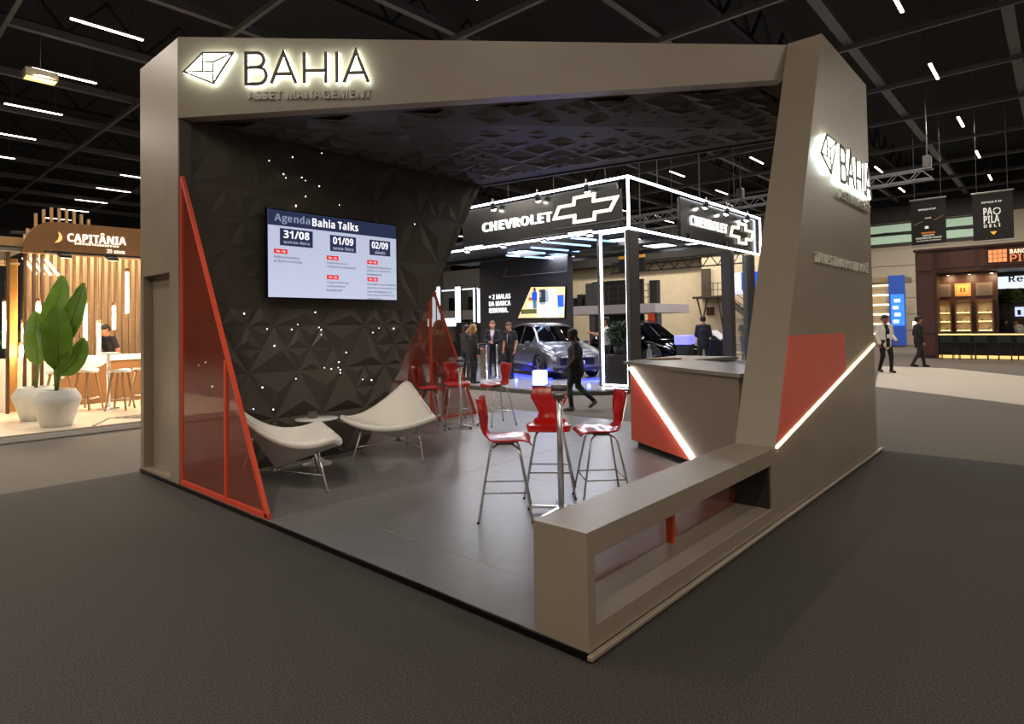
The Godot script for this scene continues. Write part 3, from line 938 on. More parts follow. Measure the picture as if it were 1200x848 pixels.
func make_shell_chair() -> Node3D:
	# faces +z: a wide triangular bowl on three rods
	var o := thing("shell_chair", "white leather triangular shell chair with grey shell half behind the red glass screen", "lounge chair")
	var tips := [Vector3(0.59, 0.57, 0.33), Vector3(0.0, 0.93, -0.60), Vector3(-0.59, 0.57, 0.33)]
	var low := [Vector3(0.40, 0.56, -0.155), Vector3(-0.40, 0.56, -0.155), Vector3(0.0, 0.45, 0.47)]     # the middles of the three sides
	var sharp := func(t: float) -> Vector3:     # t from 0 to 3
		var i := int(t) % 3
		var f := t - floorf(t)
		var a: Vector3 = tips[i]
		var b: Vector3 = tips[(i + 1) % 3]
		var m: Vector3 = low[i] * 2.0 - (a + b) / 2.0
		return a.lerp(m, f).lerp(m.lerp(b, f), f)
	var rim := func(t: float) -> Vector3:     # the same with rounded corners
		var p := Vector3.ZERO
		for k in 5: p += sharp.call(fposmod(t + (k - 2) * 0.03, 3.0))
		return p / 5.0
	var pt := func(t: float, r: float, y0: float, pw: float, c: Vector3) -> Vector3:
		var e: Vector3 = rim.call(t)
		var p := c.lerp(e, r)
		p.y = lerpf(y0, e.y, pow(r, pw))
		return p
	var n := 54
	var centre_in := Vector3(0, 0, -0.08)
	var centre_out := Vector3(0, 0, -0.17)
	var st := mb(true)
	var inner := func(u, v): return pt.call(u * 3.0, 1.0 - v * 0.999, 0.345, 1.35, centre_in) + Vector3(0, 0.012, 0)
	grid_surface(st, n, 12, inner)
	# the rounded white lip
	for i in n:
		var ring := []
		for s in 2:
			var t := fmod((i + s) * 3.0 / n, 3.0)
			var e: Vector3 = rim.call(t)
			var out := Vector3(e.x, 0, e.z).normalized()
			ring.append([e + Vector3(0, 0.012, 0), e + out * 0.020 + Vector3(0, 0.002, 0), e + out * 0.024 - Vector3(0, 0.030, 0), e + out * 0.004 - Vector3(0, 0.056, 0)])
		for k in 3: quad(st, ring[0][k], ring[1][k], ring[1][k + 1], ring[0][k + 1])
	put("seat_cushion", st, M.leather, o)
	st = mb(true)
	var outer := func(u, v): return pt.call((1.0 - u) * 3.0, 1.0 - v * 0.999, 0.20, 1.02, centre_out) - Vector3(0, 0.05 * (1.0 - v), 0)
	grid_surface(st, n, 10, outer)
	put("outer_shell", st, M.shell, o)
	var feet := [Vector3(0.445, 0.008, 0.30), Vector3(-0.445, 0.008, 0.30), Vector3(0, 0.008, -0.55)]
	var heads := [Vector3(0.345, 0.42, 0.20), Vector3(-0.345, 0.42, 0.20), Vector3(0, 0.56, -0.36)]
	for k in 3:
		st = mb(true)
		tube(st, [heads[k], feet[k]], [0.013, 0.009], 10)
		var leg := put("leg", st, M.chrome, o)
		st = mb(true)
		lathe(st, [Vector2(0, 0), Vector2(0.018, 0), Vector2(0.016, 0.014), Vector2(0, 0.02)], 10, Transform3D(Basis(), Vector3(feet[k].x, 0, feet[k].z)))
		put("glide", st, M.steel, leg)
	for k in 3:
		st = mb(true)
		tube(st, [heads[k].lerp(feet[k], 0.62), Vector3(0, 0.18, -0.17)], 0.007, 8)
		put("brace", st, M.chrome, o)
	st = mb(true)
	lathe(st, [Vector2(0, 0.165), Vector2(0.04, 0.165), Vector2(0.05, 0.19), Vector2(0, 0.21)], 14, Transform3D(Basis(), Vector3(0, 0, -0.17)))
	put("hub", st, M.steel, o)
	return o

func furniture() -> void:
	var ang := func(x: float, z: float) -> float: return atan2(x, z)
	# front table group
	make_glass_table(Vector3(1.75, 0, -1.50), "tall chrome-column glass table between three red stools at the front", 1.05, 0.30)
	var s := make_stool()
	s.position = Vector3(1.40, 0, -1.83)
	s.rotation.y = ang.call(0.667, 0.745)
	s.set_meta("group", "red bar stools")
	copy(s, Vector3(2.18, 0, -1.96), ang.call(-0.80, 0.60), "glossy red bar stool with its back to the car stand, behind the front table column")
	copy(s, Vector3(2.26, 0, -1.42), ang.call(-0.72, -0.69), "glossy red bar stool with its back to the red-cornered counter")
	# rear table group
	make_glass_table(Vector3(4.37, 0, -5.53), "tall glass table with black-topped column farther back by the rear red screen", 1.05, 0.33)
	copy(s, Vector3(4.93, 0, -5.24), ang.call(-0.93, -0.35), "red bar stool at the rear table, standing clear of the red glass")
	copy(s, Vector3(4.72, 0, -6.02), ang.call(-0.45, 0.89), "red bar stool behind the rear table column")
	copy(s, Vector3(3.88, 0, -5.78), ang.call(0.8, 0.45), "red bar stool between the relief wall and the rear table")
	# shell chairs with their side table
	var c := make_shell_chair()
	c.position = Vector3(0.74, 0, -4.22)
	c.rotation.y = ang.call(0.91, 0.42)
	c.set_meta("group", "white shell chairs")
	copy(c, Vector3(2.29, 0, -4.53), ang.call(-0.82, 0.58), "white leather triangular shell chair standing clear of the relief wall, facing the platform edge")
	var o := thing("side_table", "low white pedestal side table between the two white shell chairs", "side table", Vector3(1.45, 0, -4.95))
	var st := mb(true)
	lathe(st, [Vector2(0, 0), Vector2(0.17, 0.0), Vector2(0.165, 0.012), Vector2(0.09, 0.035), Vector2(0.035, 0.09), Vector2(0.024, 0.20), Vector2(0.024, 0.40), Vector2(0.045, 0.50), Vector2(0.07, 0.526), Vector2(0, 0.526)], 28)
	put("pedestal", st, M.white, o)
	st = mb(true)
	lathe(st, [Vector2(0, 0.527), Vector2(0.22, 0.527), Vector2(0.25, 0.540), Vector2(0.25, 0.548), Vector2(0, 0.55)], 40)
	put("top", st, M.white, o)
	o = thing("card_box", "small grey box standing on the white side table", "box", Vector3(1.41, 0.55, -4.98), 0.5)
	put("body", bx(Vector3(-0.05, 0, -0.035), Vector3(0.05, 0.075, 0.035), 0.004), mat(Color(0.36, 0.36, 0.35), 0.6), o)
	put("lid", bx(Vector3(-0.052, 0.075, -0.037), Vector3(0.052, 0.085, 0.037), 0.003), mat(Color(0.30, 0.30, 0.30), 0.6), o)

# ---------------------------------------------------------------- the car maker's stand behind
func led_bar(o: Node3D, a: Vector3, b: Vector3, w := 0.05) -> void:
	var st := mb()
	beam(st, a, b, w, w)
	put("led_edge", st, M.led_cool, o)

func bowtie(o: Node3D, xf: Transform3D, w: float, h: float) -> void:
	# an outlined emblem of two overlapping bars, slanted ends
	var q := [Vector2(0.0, 0.27), Vector2(0.085, 0.73), Vector2(0.33, 0.73), Vector2(0.345, 1.0), Vector2(0.66, 1.0), Vector2(0.65, 0.73), Vector2(1.0, 0.73), Vector2(0.90, 0.27), Vector2(0.665, 0.27), Vector2(0.655, 0.0), Vector2(0.335, 0.0), Vector2(0.345, 0.27)]
	var p := []
	for v in q: p.append(Vector2(v.x * w, v.y * h))
	p.reverse()
	var st := mb()
	stroke(st, p, h * 0.12, 0.03, 0.09, xf, true)
	put("emblem", st, glow(Color(1.0, 0.97, 0.90), 0.8), o)

func stage_lamp(at: Vector3, towards: Vector3, e: float, label: String) -> void:
	var o := thing("stage_lamp", label, "stage lamp", at, 0.0, "lamps clamped to the car stand's upper edge")
	var d := towards.normalized()
	var st := mb(true)
	tube(st, [Vector3.ZERO, d * -0.02, d * 0.16], [0.05, 0.07, 0.085], 14)
	put("housing", st, M.black, o)
	st = mb(true)
	tube(st, [d * 0.161, d * 0.185, d * 0.21], [0.078, 0.066, 0.02], 14)
	put("lens", st, glow(Color(1, 0.99, 0.95), 30.0), o)
	st = mb()
	beam(st, Vector3(0, 0.02, 0), Vector3(0, 0.16, 0), 0.03, 0.03)
	put("clamp", st, M.steel, o)
	spot(at + d * 0.23, d, e, 42.0, Color(0.95, 0.97, 1.0), o)

func wheel(parent: Node, at: Vector3, r: float, out: Vector3) -> void:
	var x := out.normalized()
	var xf := Transform3D(Basis(Vector3.UP.cross(x).normalized(), x, x.cross(Vector3.UP.cross(x)).normalized() * -1.0), at)
	xf.basis = Basis(x.cross(Vector3.UP).normalized(), x, Vector3.UP) if true else xf.basis
	var st := mb(true)
	lathe(st, [Vector2(r * 0.6, -0.10), Vector2(r * 0.93, -0.10), Vector2(r, -0.06), Vector2(r, 0.06), Vector2(r * 0.93, 0.10), Vector2(r * 0.68, 0.105)], 28, xf)
	var w := put("wheel", st, mat(Color(0.05, 0.05, 0.055), 0.7), parent)
	st = mb(true)
	lathe(st, [Vector2(r * 0.70, 0.06), Vector2(r * 0.70, 0.10), Vector2(r * 0.64, 0.10), Vector2(r * 0.60, 0.05)], 28, xf)
	lathe(st, [Vector2(0, 0.02), Vector2(r * 0.62, 0.02)], 28, xf)
	put("rim", st, mat(Color(0.10, 0.10, 0.12), 0.4, 0.6), w)
	for k in 5:
		var a := TAU * k / 5.0
		var d := Vector3(cos(a), 0, sin(a))
		st = mb()
		beam(st, xf * Vector3(0, 0.075, 0), xf * (d * r * 0.66 + Vector3(0, 0.085, 0)), r * 0.16, 0.03)
		put("spoke", st, mat(Color(0.72, 0.73, 0.76), 0.25, 0.8), w)

func make_car(called: String, label: String, paint: Material, at: Vector3, turn: float) -> Node3D:
	# faces +z. Body as a skin over cross-sections; x to its left
	var o := thing(called, label, "car", at, turn)
	var L := 2.14
	# stations along z from the tail to the nose: z, half width, belt height, shoulder height, roof half width, top height
	var S := [
		[-2.12, 0.66, 0.70, 0.80, 0.55, 0.84], [-2.06, 0.80, 0.94, 1.02, 0.62, 1.06], [-1.90, 0.86, 0.98, 1.20, 0.60, 1.24], [-1.62, 0.885, 0.98, 1.46, 0.56, 1.51], [-1.20, 0.895, 0.97, 1.555, 0.56, 1.60], [-0.60, 0.90, 0.955, 1.60, 0.575, 1.645],
		[0.00, 0.90, 0.945, 1.585, 0.575, 1.63], [0.30, 0.90, 0.94, 1.53, 0.565, 1.575], [0.62, 0.90, 0.94, 1.32, 0.60, 1.35], [0.98, 0.90, 0.945, 1.06, 0.66, 1.075], [1.12, 0.90, 0.94, 1.00, 0.70, 1.035],
		[1.50, 0.885, 0.90, 0.95, 0.66, 0.99], [1.86, 0.85, 0.82, 0.87, 0.60, 0.92], [2.04, 0.78, 0.72, 0.77, 0.55, 0.80], [2.12, 0.66, 0.58, 0.62, 0.48, 0.64]]
	var ring := func(k: float) -> Array:
		var i := mini(int(k), S.size() - 2)
		var f := k - i
		var v := []
		for c in 6: v.append(lerpf(S[i][c], S[i + 1][c], f))
		var w: float = v[1]
		return [Vector3(w * 0.80, 0.20, v[0]), Vector3(w * 0.97, 0.27, v[0]), Vector3(w * 0.985, 0.45, v[0]), Vector3(w, 0.66, v[0]), Vector3(w * 0.985, v[2] - 0.06, v[0]), Vector3(w * 0.945, v[2], v[0]), Vector3(lerpf(w * 0.945, v[4], 0.5), lerpf(v[2], v[3], 0.52), v[0]), Vector3(v[4] + 0.05, v[3], v[0]), Vector3(v[4] - 0.05, lerpf(v[3], v[5], 0.7), v[0]), Vector3(0, v[5], v[0])]
	var st := mb(true)
	var n := 42
	for s in n:
		var k0 := float(s) / n * (S.size() - 1)
		var k1 := float(s + 1) / n * (S.size() - 1)
		var a: Array = ring.call(k0)
		var b: Array = ring.call(k1)
		for j in 9:
			quad(st, a[j], a[j + 1], b[j + 1], b[j])
			var m := Vector3(-1, 1, 1)
			quad(st, a[j + 1] * m, a[j] * m, b[j] * m, b[j + 1] * m)
	for e in [0.0, S.size() - 1.0]:
		var a: Array = ring.call(e)
		var mid := Vector3(0, 0.45, S[int(e)][0] + (0.02 if e > 0 else -0.02))
		for j in 9:
			face(st, [a[j], a[j + 1], mid], Vector3.ZERO)
			face(st, [a[j] * Vector3(-1, 1, 1), a[j + 1] * Vector3(-1, 1, 1), mid], Vector3.ZERO)
	put("body", st, paint, o)
	# glass, laid on the skin
	var dark := mat(Color(0.035, 0.04, 0.05), 0.05)
	var skin := func(k: float, j: float, off: float, side: float) -> Vector3:
		var r: Array = ring.call(k)
		var i := mini(int(j), 8)
		var p: Vector3 = r[i].lerp(r[i + 1], j - i)
		var nrm := Vector3(r[i + 1].y - r[i].y, r[i].x - r[i + 1].x, 0).normalized()
		p += nrm * off
		return Vector3(p.x * side, p.y, p.z)
	for side in [1.0, -1.0]:
		for w in [[2.55, 3.0, 3.9], [4.0, 4.0, 5.45], [5.6, 5.6, 7.9]]:
			st = mb(true)
			for i in 8:
				for j in 3:
					var k0 := lerpf(w[0], w[2], i / 8.0)
					var k1 := lerpf(w[0], w[2], (i + 1) / 8.0)
					var j0 := lerpf(5.12, 6.88, j / 3.0)
					var j1 := lerpf(5.12, 6.88, (j + 1) / 3.0)
					quad(st, skin.call(k0, j0, 0.008, side), skin.call(k0, j1, 0.008, side), skin.call(k1, j1, 0.008, side), skin.call(k1, j0, 0.008, side))
			put("side_window", st, dark, o)
		st = mb(true)
		for i in 10: 
			var k0 := lerpf(2.6, 8.0, i / 10.0)
			var k1 := lerpf(2.6, 8.0, (i + 1) / 10.0)
			quad(st, skin.call(k0, 4.95, 0.012, side), skin.call(k0, 5.1, 0.012, side), skin.call(k1, 5.1, 0.012, side), skin.call(k1, 4.95, 0.012, side))
		put("window_trim", st, M.chrome, o)
		st = mb()
		beam(st, Vector3(0.90 * side, 0.24, -1.15), Vector3(0.90 * side, 0.24, 1.0), 0.05, 0.14)
		put("sill_cladding", st, mat(Color(0.06, 0.06, 0.065), 0.7), o)
		# wheel arches and wheels
		for z in [-1.32, 1.36]:
			st = mb(true)
			var arch := []
			for a in 15: arch.append(Vector3(0.895 * side, 0.34 + sin(PI * a / 14.0) * 0.40, z - cos(PI * a / 14.0) * 0.41))
			tube(st, arch, 0.035, 6)
			put("wheel_arch", st, mat(Color(0.07, 0.07, 0.075), 0.7), o)
			st = mb()
			lathe(st, [Vector2(0, 0.0), Vector2(0.39, 0.0), Vector2(0.39, 0.02), Vector2(0, 0.02)], 24, Transform3D(Basis(Vector3(0, 0, 1), Vector3(side, 0, 0), Vector3(0, 1, 0)), Vector3(0.88 * side, 0.36, z)))
			put("wheel_well", st, M.black, o)
			wheel(o, Vector3(0.83 * side, 0.34, z), 0.34, Vector3(side, 0, 0))
		# mirror, lamps, handles
		st = mb()
		box(st, Vector3(0.99 * side, 1.02, 0.72), Vector3(0.20, 0.13, 0.10), 0.03)
		put("door_mirror", st, paint, o)
		st = mb(true)
		for i in 6:
			var k0 := lerpf(11.9, 13.2, i / 6.0)
			var k1 := lerpf(11.9, 13.2, (i + 1) / 6.0)
			quad(st, skin.call(k0, 4.0, 0.01, side), skin.call(k0, 5.9, 0.012, side), skin.call(k1, 5.9, 0.012, side), skin.call(k1, 4.0, 0.01, side))
		put("headlamp", st, mat(Color(0.85, 0.87, 0.9), 0.1, 0.6), o)
		st = mb()
		box(st, Vector3(0.70 * side, 0.88, -2.08), Vector3(0.22, 0.13, 0.06), 0.02)
		put("tail_lamp", st, mat(Color(0.5, 0.03, 0.03), 0.2), o)
		for z in [-0.35, 0.55]:
			st = mb()
			box(st, Vector3(0.905 * side, 0.84, z - 0.3), Vector3(0.03, 0.03, 0.18), 0.008)
			put("door_handle", st, M.chrome, o)
		st = mb()
		beam(st, Vector3(0.60 * side, 1.65, -1.1), Vector3(0.60 * side, 1.67, 0.0), 0.03, 0.04)
		put("roof_rail", st, M.steel, o)
	for w in [[7.25, 9.2, "windscreen"], [1.9, 3.0, "rear_window"]]:
		st = mb(true)
		for side in [1.0, -1.0]:
			for i in 6:
				for j in 3:
					var k0 := lerpf(w[0], w[1], i / 6.0)
					var k1 := lerpf(w[0], w[1], (i + 1) / 6.0)
					var j0 := lerpf(7.35, 9.0, j / 3.0)
					var j1 := lerpf(7.35, 9.0, (j + 1) / 3.0)
					var o1: Vector3 = Vector3(0, 0.012, 0.006)
					quad(st, skin.call(k0, j0, 0.0, side) + o1, skin.call(k0, j1, 0.0, side) + o1, skin.call(k1, j1, 0.0, side) + o1, skin.call(k1, j0, 0.0, side) + o1)
		put(w[2], st, dark, o)
	put("grille", bx(Vector3(-0.55, 0.40, 2.02), Vector3(0.55, 0.62, 2.15), 0.02), mat(Color(0.03, 0.03, 0.03), 0.4), o)
	put("grille_bar", bx(Vector3(-0.52, 0.62, 2.04), Vector3(0.52, 0.655, 2.165), 0.01), M.chrome, o)
	put("bumper", bx(Vector3(-0.74, 0.22, 1.95), Vector3(0.74, 0.38, 2.13), 0.04), mat(Color(0.12, 0.12, 0.125), 0.5), o)
	put("number_plate", bx(Vector3(-0.22, 0.43, 2.15), Vector3(0.22, 0.53, 2.165), 0.004), M.white, o)
	return o

func car_stand() -> void:
	# platform
	var flat := Transform3D(Basis(Vector3(1, 0, 0), Vector3(0, 0, -1), Vector3(0, 1, 0)), Vector3.ZERO)
	var o := thing("car_platform", "low glossy white platform with a grey rim under the two cars", "platform")
	var st := mb()
	var outline := [Vector2(9.0, 22.0), Vector2(9.0, 7.75), Vector2(9.25, 7.05), Vector2(9.75, 6.35), Vector2(10.3, 6.0), Vector2(26.0, 6.0), Vector2(26.0, 22.0)]
	prism(st, outline, FLOOR, 0.045, flat)
	put("rim", st, mat(Color(0.30, 0.30, 0.30), 0.4, 0.3), o)
	st = mb()
	prism(st, [Vector2(9.12, 22.0), Vector2(9.12, 7.8), Vector2(9.36, 7.12), Vector2(9.83, 6.46), Vector2(10.33, 6.12), Vector2(25.9, 6.12), Vector2(25.9, 22.0)], 0.045, 0.06, flat)
	put("deck", st, mat(Color(0.74, 0.74, 0.76), 0.12), o)
	# the light-edged box frame overhead, on two columns
	o = thing("led_gantry", "large box frame edged in white light lines over the car stand", "gantry")
	var X := 10.72
	var Z := -6.15
	var Y0 := 3.99
	var Y1 := 5.27
	led_bar(o, Vector3(X, Y1, Z), Vector3(X, Y1, -13.2))
	led_bar(o, Vector3(X, Y0, Z), Vector3(X, Y0, -13.2))
	led_bar(o, Vector3(X, Y1, Z), Vector3(19.6, Y1, Z))
	led_bar(o, Vector3(X, Y0, Z), Vector3(19.6, Y0, Z))
	led_bar(o, Vector3(X, Y0, Z), Vector3(X, Y1, Z))
	led_bar(o, Vector3(19.6, Y0, Z), Vector3(19.6, Y1, Z))
	led_bar(o, Vector3(X, 0.09, -6.98), Vector3(X, Y0 - 0.03, -6.98), 0.045)
	led_bar(o, Vector3(X, 0.09, -6.23), Vector3(X, Y0 - 0.03, -6.23), 0.045)
	led_bar(o, Vector3(X, 0.09, -6.98), Vector3(X, 0.09, -6.23), 0.045)
	led_bar(o, Vector3(X, Y0 - 0.06, -6.98), Vector3(X, Y0 - 0.06, -6.23), 0.045)
	var dim := glow(Color(0.75, 0.82, 1.0), 1.6)
	for x in [17.15, 18.95]:
		st = mb()
		beam(st, Vector3(x + (0.16 if x < 18 else -0.1), 0.1, Z - 0.1), Vector3(x + (0.16 if x < 18 else -0.1), 2.9, Z - 0.1), 0.05, 0.05)
		put("led_edge", st, dim, o)
		put("column", bx(Vector3(x - 0.17, 0.06, Z - 0.35), Vector3(x + 0.12, Y0 - 0.05, Z - 0.02), 0.01), mat(Color(0.07, 0.07, 0.075), 0.4), o)
	put("column_glass", bx(Vector3(17.3, 0.1, Z - 0.2), Vector3(18.8, Y0 - 0.1, Z - 0.18)), M.glass, o)
	put("column", bx(Vector3(X - 0.03, 0.06, Z - 0.10), Vector3(11.16, Y0 - 0.04, Z + 0.02), 0.01), mat(Color(0.20, 0.20, 0.21), 0.4), o)
	put("column", bx(Vector3(X + 0.02, 0.06, -7.12), Vector3(X + 0.10, Y0 - 0.04, -7.0), 0.01), mat(Color(0.10, 0.10, 0.11), 0.4), o)
	var smoked := pane(Color(0.10, 0.11, 0.12), 0.16)
	smoked.metallic_specular = 0.05
	put("column_glass", bx(Vector3(X + 0.0, 0.1, -6.95), Vector3(X + 0.012, Y0 - 0.1, -6.27)), smoked, o)
	put("column_foot", bx(Vector3(X - 0.06, 0.061, -7.1), Vector3(11.16, 0.078, -6.14), 0.003), mat(Color(0.25, 0.25, 0.26), 0.4), o)
	put("column_plinth", bx(Vector3(X + 0.02, 0.075, -6.92), Vector3(X + 0.28, 0.85, -6.3), 0.01), mat(Color(0.12, 0.12, 0.13), 0.3), o)
	var deckm := mat(Color(0.055, 0.055, 0.065), 0.6)
	put("roof_panel", bx(Vector3(11.2, 4.25, -17.5), Vector3(16.4, 4.35, -7.1)), deckm, o)
	for k in 3:
		st = mb()
		beam(st, Vector3(11.6 + k * 2.6, 4.15, -6.2), Vector3(11.6 + k * 2.6, 4.15, -17), 0.08, 0.14)
		put("roof_joist", st, M.black, o)
	for k in 4:
		st = mb()
		beam(st, Vector3(X + 0.3, Y1 + 0.02, -7.0 - k * 1.7), Vector3(X + 0.3, 9.3, -7.0 - k * 1.7), 0.012, 0.012)
		put("hanger", st, M.rail, o)
	for k in 3:
		st = mb()
		beam(st, Vector3(12.4 + k * 2.6, Y1 + 0.02, Z - 0.1), Vector3(12.4 + k * 2.6, 9.3, Z - 0.1), 0.012, 0.012)
		put("hanger", st, M.rail, o)
	# blue light lines under its roof
	var blue := glow(Color(0.60, 0.76, 1.0), 2.2)
	for l in [[13.6, -12.85, 15.7], [13.0, -11.78, 15.2], [12.6, -10.87, 14.65], [11.9, -9.78, 13.75], [11.7, -8.7, 13.5]]:
		st = mb()
		beam(st, Vector3(l[0], 4.12, l[1]), Vector3(l[2], 4.12, l[1] + 0.4), 0.06, 0.05)
		put("blue_light_line", st, blue, o)
		area(Vector3((l[0] + l[2]) / 2.0, 4.07, l[1] + 0.2), Vector3.DOWN, Vector2(2.0, 0.06), 0.5, Color(0.7, 0.8, 1.0), o, Vector3.RIGHT)
	# signs on its two faces
	var frame := o
	o = thing("fascia_sign", "dark fascia with white CHEVROLET lettering and emblem, longer face toward the relief wall", "sign")
	var fx := Transform3D(Basis(Vector3(0, 0, 1), Vector3(0, 1, 0), Vector3(-1, 0, 0)), Vector3(X + 0.12, 0, 0))
	put("panel", bx(Vector3(X + 0.12, Y0 + 0.12, -12.2), Vector3(X + 0.2, Y1 - 0.05, -6.55), 0.01), mat(Color(0.06, 0.06, 0.065), 0.25), o)
	put("sign_board", bx(Vector3(X + 0.06, Y0 + 0.24, -8.56), Vector3(X + 0.13, Y1 - 0.25, -6.4), 0.01), mat(Color(0.035, 0.035, 0.04), 0.3), o)
	words("lettering", "CHEVROLET", 2.66, 0.27, 0.06, glow(Color(1, 1, 1), 0.95), o, fx * Transform3D(Basis(), Vector3(-11.28, 4.47, 0.0)))
	bowtie(o, fx * Transform3D(Basis(), Vector3(-8.48, 4.34, 0.03)), 1.98, 0.64)
	o = thing("fascia_sign", "dark fascia with white CHEVROLET lettering and emblem, shorter face toward the tower", "sign")
	put("panel", bx(Vector3(13.7, Y0 + 0.02, Z - 0.2), Vector3(19.5, Y1 - 0.05, Z - 0.10), 0.01), mat(Color(0.07, 0.07, 0.075), 0.22), o)
	words("lettering", "CHEVROLET", 2.62, 0.29, 0.06, glow(Color(1, 1, 1), 0.5), o, Transform3D(Basis(), Vector3(14.25, 4.47, Z - 0.1)))
	bowtie(o, Transform3D(Basis(), Vector3(17.1, 4.27, Z - 0.1)), 1.96, 0.64)
	# lamps
	for p in [[-10.67, "stage lamp with a bright lens above the first letters of the long fascia"], [-8.97, "stage lamp with a bright lens above the last letters of the long fascia"], [-7.33, "stage lamp with a bright lens above the emblem of the long fascia"]]:
		stage_lamp(Vector3(X - 0.1, 5.22, p[0]), Vector3(0.35, -1, 0), 0.8, p[1])
	for p in [[15.0, "stage lamp with a bright lens above the first letters of the short fascia"], [16.55, "stage lamp with a bright lens above the last letters of the short fascia"], [18.24, "stage lamp with a bright lens above the emblem of the short fascia"]]:
		stage_lamp(Vector3(p[0], 5.2, Z + 0.1), Vector3(0, -1, -0.35), 0.8, p[1])
	for k in 6: panel_lamp(frame, Vector3(11.9 + 2.1 * (k % 3), 4.22, -8.2 - 4.2 * (k / 3)), Vector3.DOWN, Vector2(0.8, 0.8), 5.0, Color(0.95, 0.96, 1.0))
	for k in 4: panel_lamp(frame, Vector3(10.55, 3.9, -7.2 - k * 1.5), Vector3(-0.45, -1, 0), Vector2(0.16, 0.10), 3.0, Color(0.96, 0.97, 1.0))
	for k in 3:
		panel_lamp(frame, Vector3(15.2 + 2.2 * k, 4.6, -8.4), Vector3.DOWN, Vector2(0.8, 0.8), 4.0, Color(0.95, 0.96, 1.0))
		st = mb()
		beam(st, Vector3(15.2 + 2.2 * k, 4.66, -8.4), Vector3(15.2 + 2.2 * k, 9.3, -8.4), 0.02, 0.02)
		put("hanger", st, M.rail, frame)
	# cars
	var silver := mat(Color(0.43, 0.43, 0.47), 0.22, 0.75)
	silver.clearcoat_enabled = true
	silver.clearcoat = 0.7
	make_car("car", "silver compact SUV seen from its front corner on the white platform", silver, Vector3(12.95, 0.06, -10.55), atan2(-0.465, 0.885))
	var ink := mat(Color(0.012, 0.012, 0.016), 0.08)
	ink.metallic_specular = 0.4
	make_car("car", "glossy black SUV beyond the glazed column, behind the counter", ink, Vector3(18.3, 0.06, -10.2), atan2(-0.25, 0.97))
	# dark rear wall with its lettering and picture screen
	o = thing("display_board", "dark charcoal display wall with white lettering + 2 MALAS behind the silver car", "display wall")
	put("panel", bx(Vector3(16.0, 0.061, -16.6), Vector3(16.3, 4.24, -11.95), 0.01), mat(Color(0.16, 0.16, 0.18), 0.5), o)
	var wx := Transform3D(Basis(Vector3(0, 0, 1), Vector3(0, 1, 0), Vector3(-1, 0, 0)), Vector3(16.0, 0, 0))
	for k in 3:
		words("lettering", ["+ 2 MALAS", "DA MARCA", "RIMOWA."][k], [1.20, 1.20, 1.06][k], 0.20, 0.02, glow(Color(1, 1, 1), 0.9), o, wx * Transform3D(Basis(), Vector3(-16.05, 2.73 - k * 0.28, 0.0)))
	st = mb()
	beam(st, Vector3(15.98, 3.62, -15.2), Vector3(15.98, 3.62, -12.0), 0.02, 0.03)
	beam(st, Vector3(15.98, 3.62, -15.2), Vector3(15.98, 4.0, -15.0), 0.02, 0.03)
	put("groove_line", st, mat(Color(0.45, 0.45, 0.5), 0.5), o)
	o = thing("picture_screen", "bright slanted screen showing a clothes shop and a white table", "screen")
	st = mb()
	prism(st, [Vector2(-14.48, 1.90), Vector2(-12.09, 1.87), Vector2(-12.02, 3.08), Vector2(-13.74, 3.15)], 0.0, 0.05, wx)
	put("frame", st, M.black, o)
	var scr := put("display", _quadmesh([Vector2(-14.42, 1.93), Vector2(-12.13, 1.90), Vector2(-12.06, 3.05), Vector2(-13.71, 3.12)], 0.052, wx), glow(Color(0.93, 0.80, 0.60), 0.95), o)
	for r in [[-14.25, 2.08, -13.45, 2.26, Color(0.30, 0.36, 0.18)], [-13.3, 2.4, -13.0, 3.0, Color(0.16, 0.20, 0.24)], [-13.0, 2.4, -12.8, 2.95, Color(0.55, 0.60, 0.66)], [-12.42, 2.3, -12.13, 2.75, Color(0.12, 0.36, 0.75)], [-12.45, 2.0, -12.14, 2.3, Color(0.70, 0.82, 0.92)], [-13.85, 2.6, -13.62, 2.72, Color(0.62, 0.36, 0.22)], [-13.45, 2.7, -13.2, 2.9, Color(0.97, 0.92, 0.84)], [-12.85, 2.35, -12.5, 2.98, Color(0.95, 0.95, 0.97)], [-13.42, 1.95, -12.72, 2.5, Color(1.0, 1.0, 0.98)], [-12.95, 1.92, -12.45, 2.42, Color(1.0, 1.0, 0.99)], [-13.95, 2.3, -13.55, 2.5, Color(0.96, 0.90, 0.78)]]:
		put("picture_patch", bx(Vector3(15.943, r[1], r[0]), Vector3(15.947, r[3], r[2])), glow(r[4], 1.0 if r[4].r < 0.99 else 1.5), scr)
	for g in [[[Vector2(-13.66, 2.60), Vector2(-13.42, 2.60), Vector2(-13.40, 2.86), Vector2(-13.46, 2.95), Vector2(-13.60, 2.95), Vector2(-13.68, 2.86)], Color(0.10, 0.30, 0.78)], [[Vector2(-13.62, 2.28), Vector2(-13.45, 2.28), Vector2(-13.43, 2.6), Vector2(-13.64, 2.6)], Color(0.28, 0.42, 0.55)], [arc(Vector2(-13.53, 3.02), Vector2(0.06, 0.075), 0.0, TAU * 0.92, 10), Color(0.20, 0.13, 0.10)]]:
		put("picture_figure", _quadmesh(g[0], 0.060, wx), glow(g[1], 1.0), scr)
	area(Vector3(15.9, 2.5, -13.1), Vector3(-1, 0, 0), Vector2(2.2, 1.0), 1.2, Color(1.0, 0.9, 0.78), o, Vector3(0, 0, 1))
	# clutter on the platform
	o = thing("light_cube", "small glowing white and blue box on the platform by the silver car's wheel", "light box", Vector3(9.85, 0.06, -8.35), 0.5)
	put("shade", bx(Vector3(-0.17, 0.02, -0.17), Vector3(0.17, 0.40, 0.17), 0.02), glow(Color(0.62, 0.70, 1.0), 2.2), o)
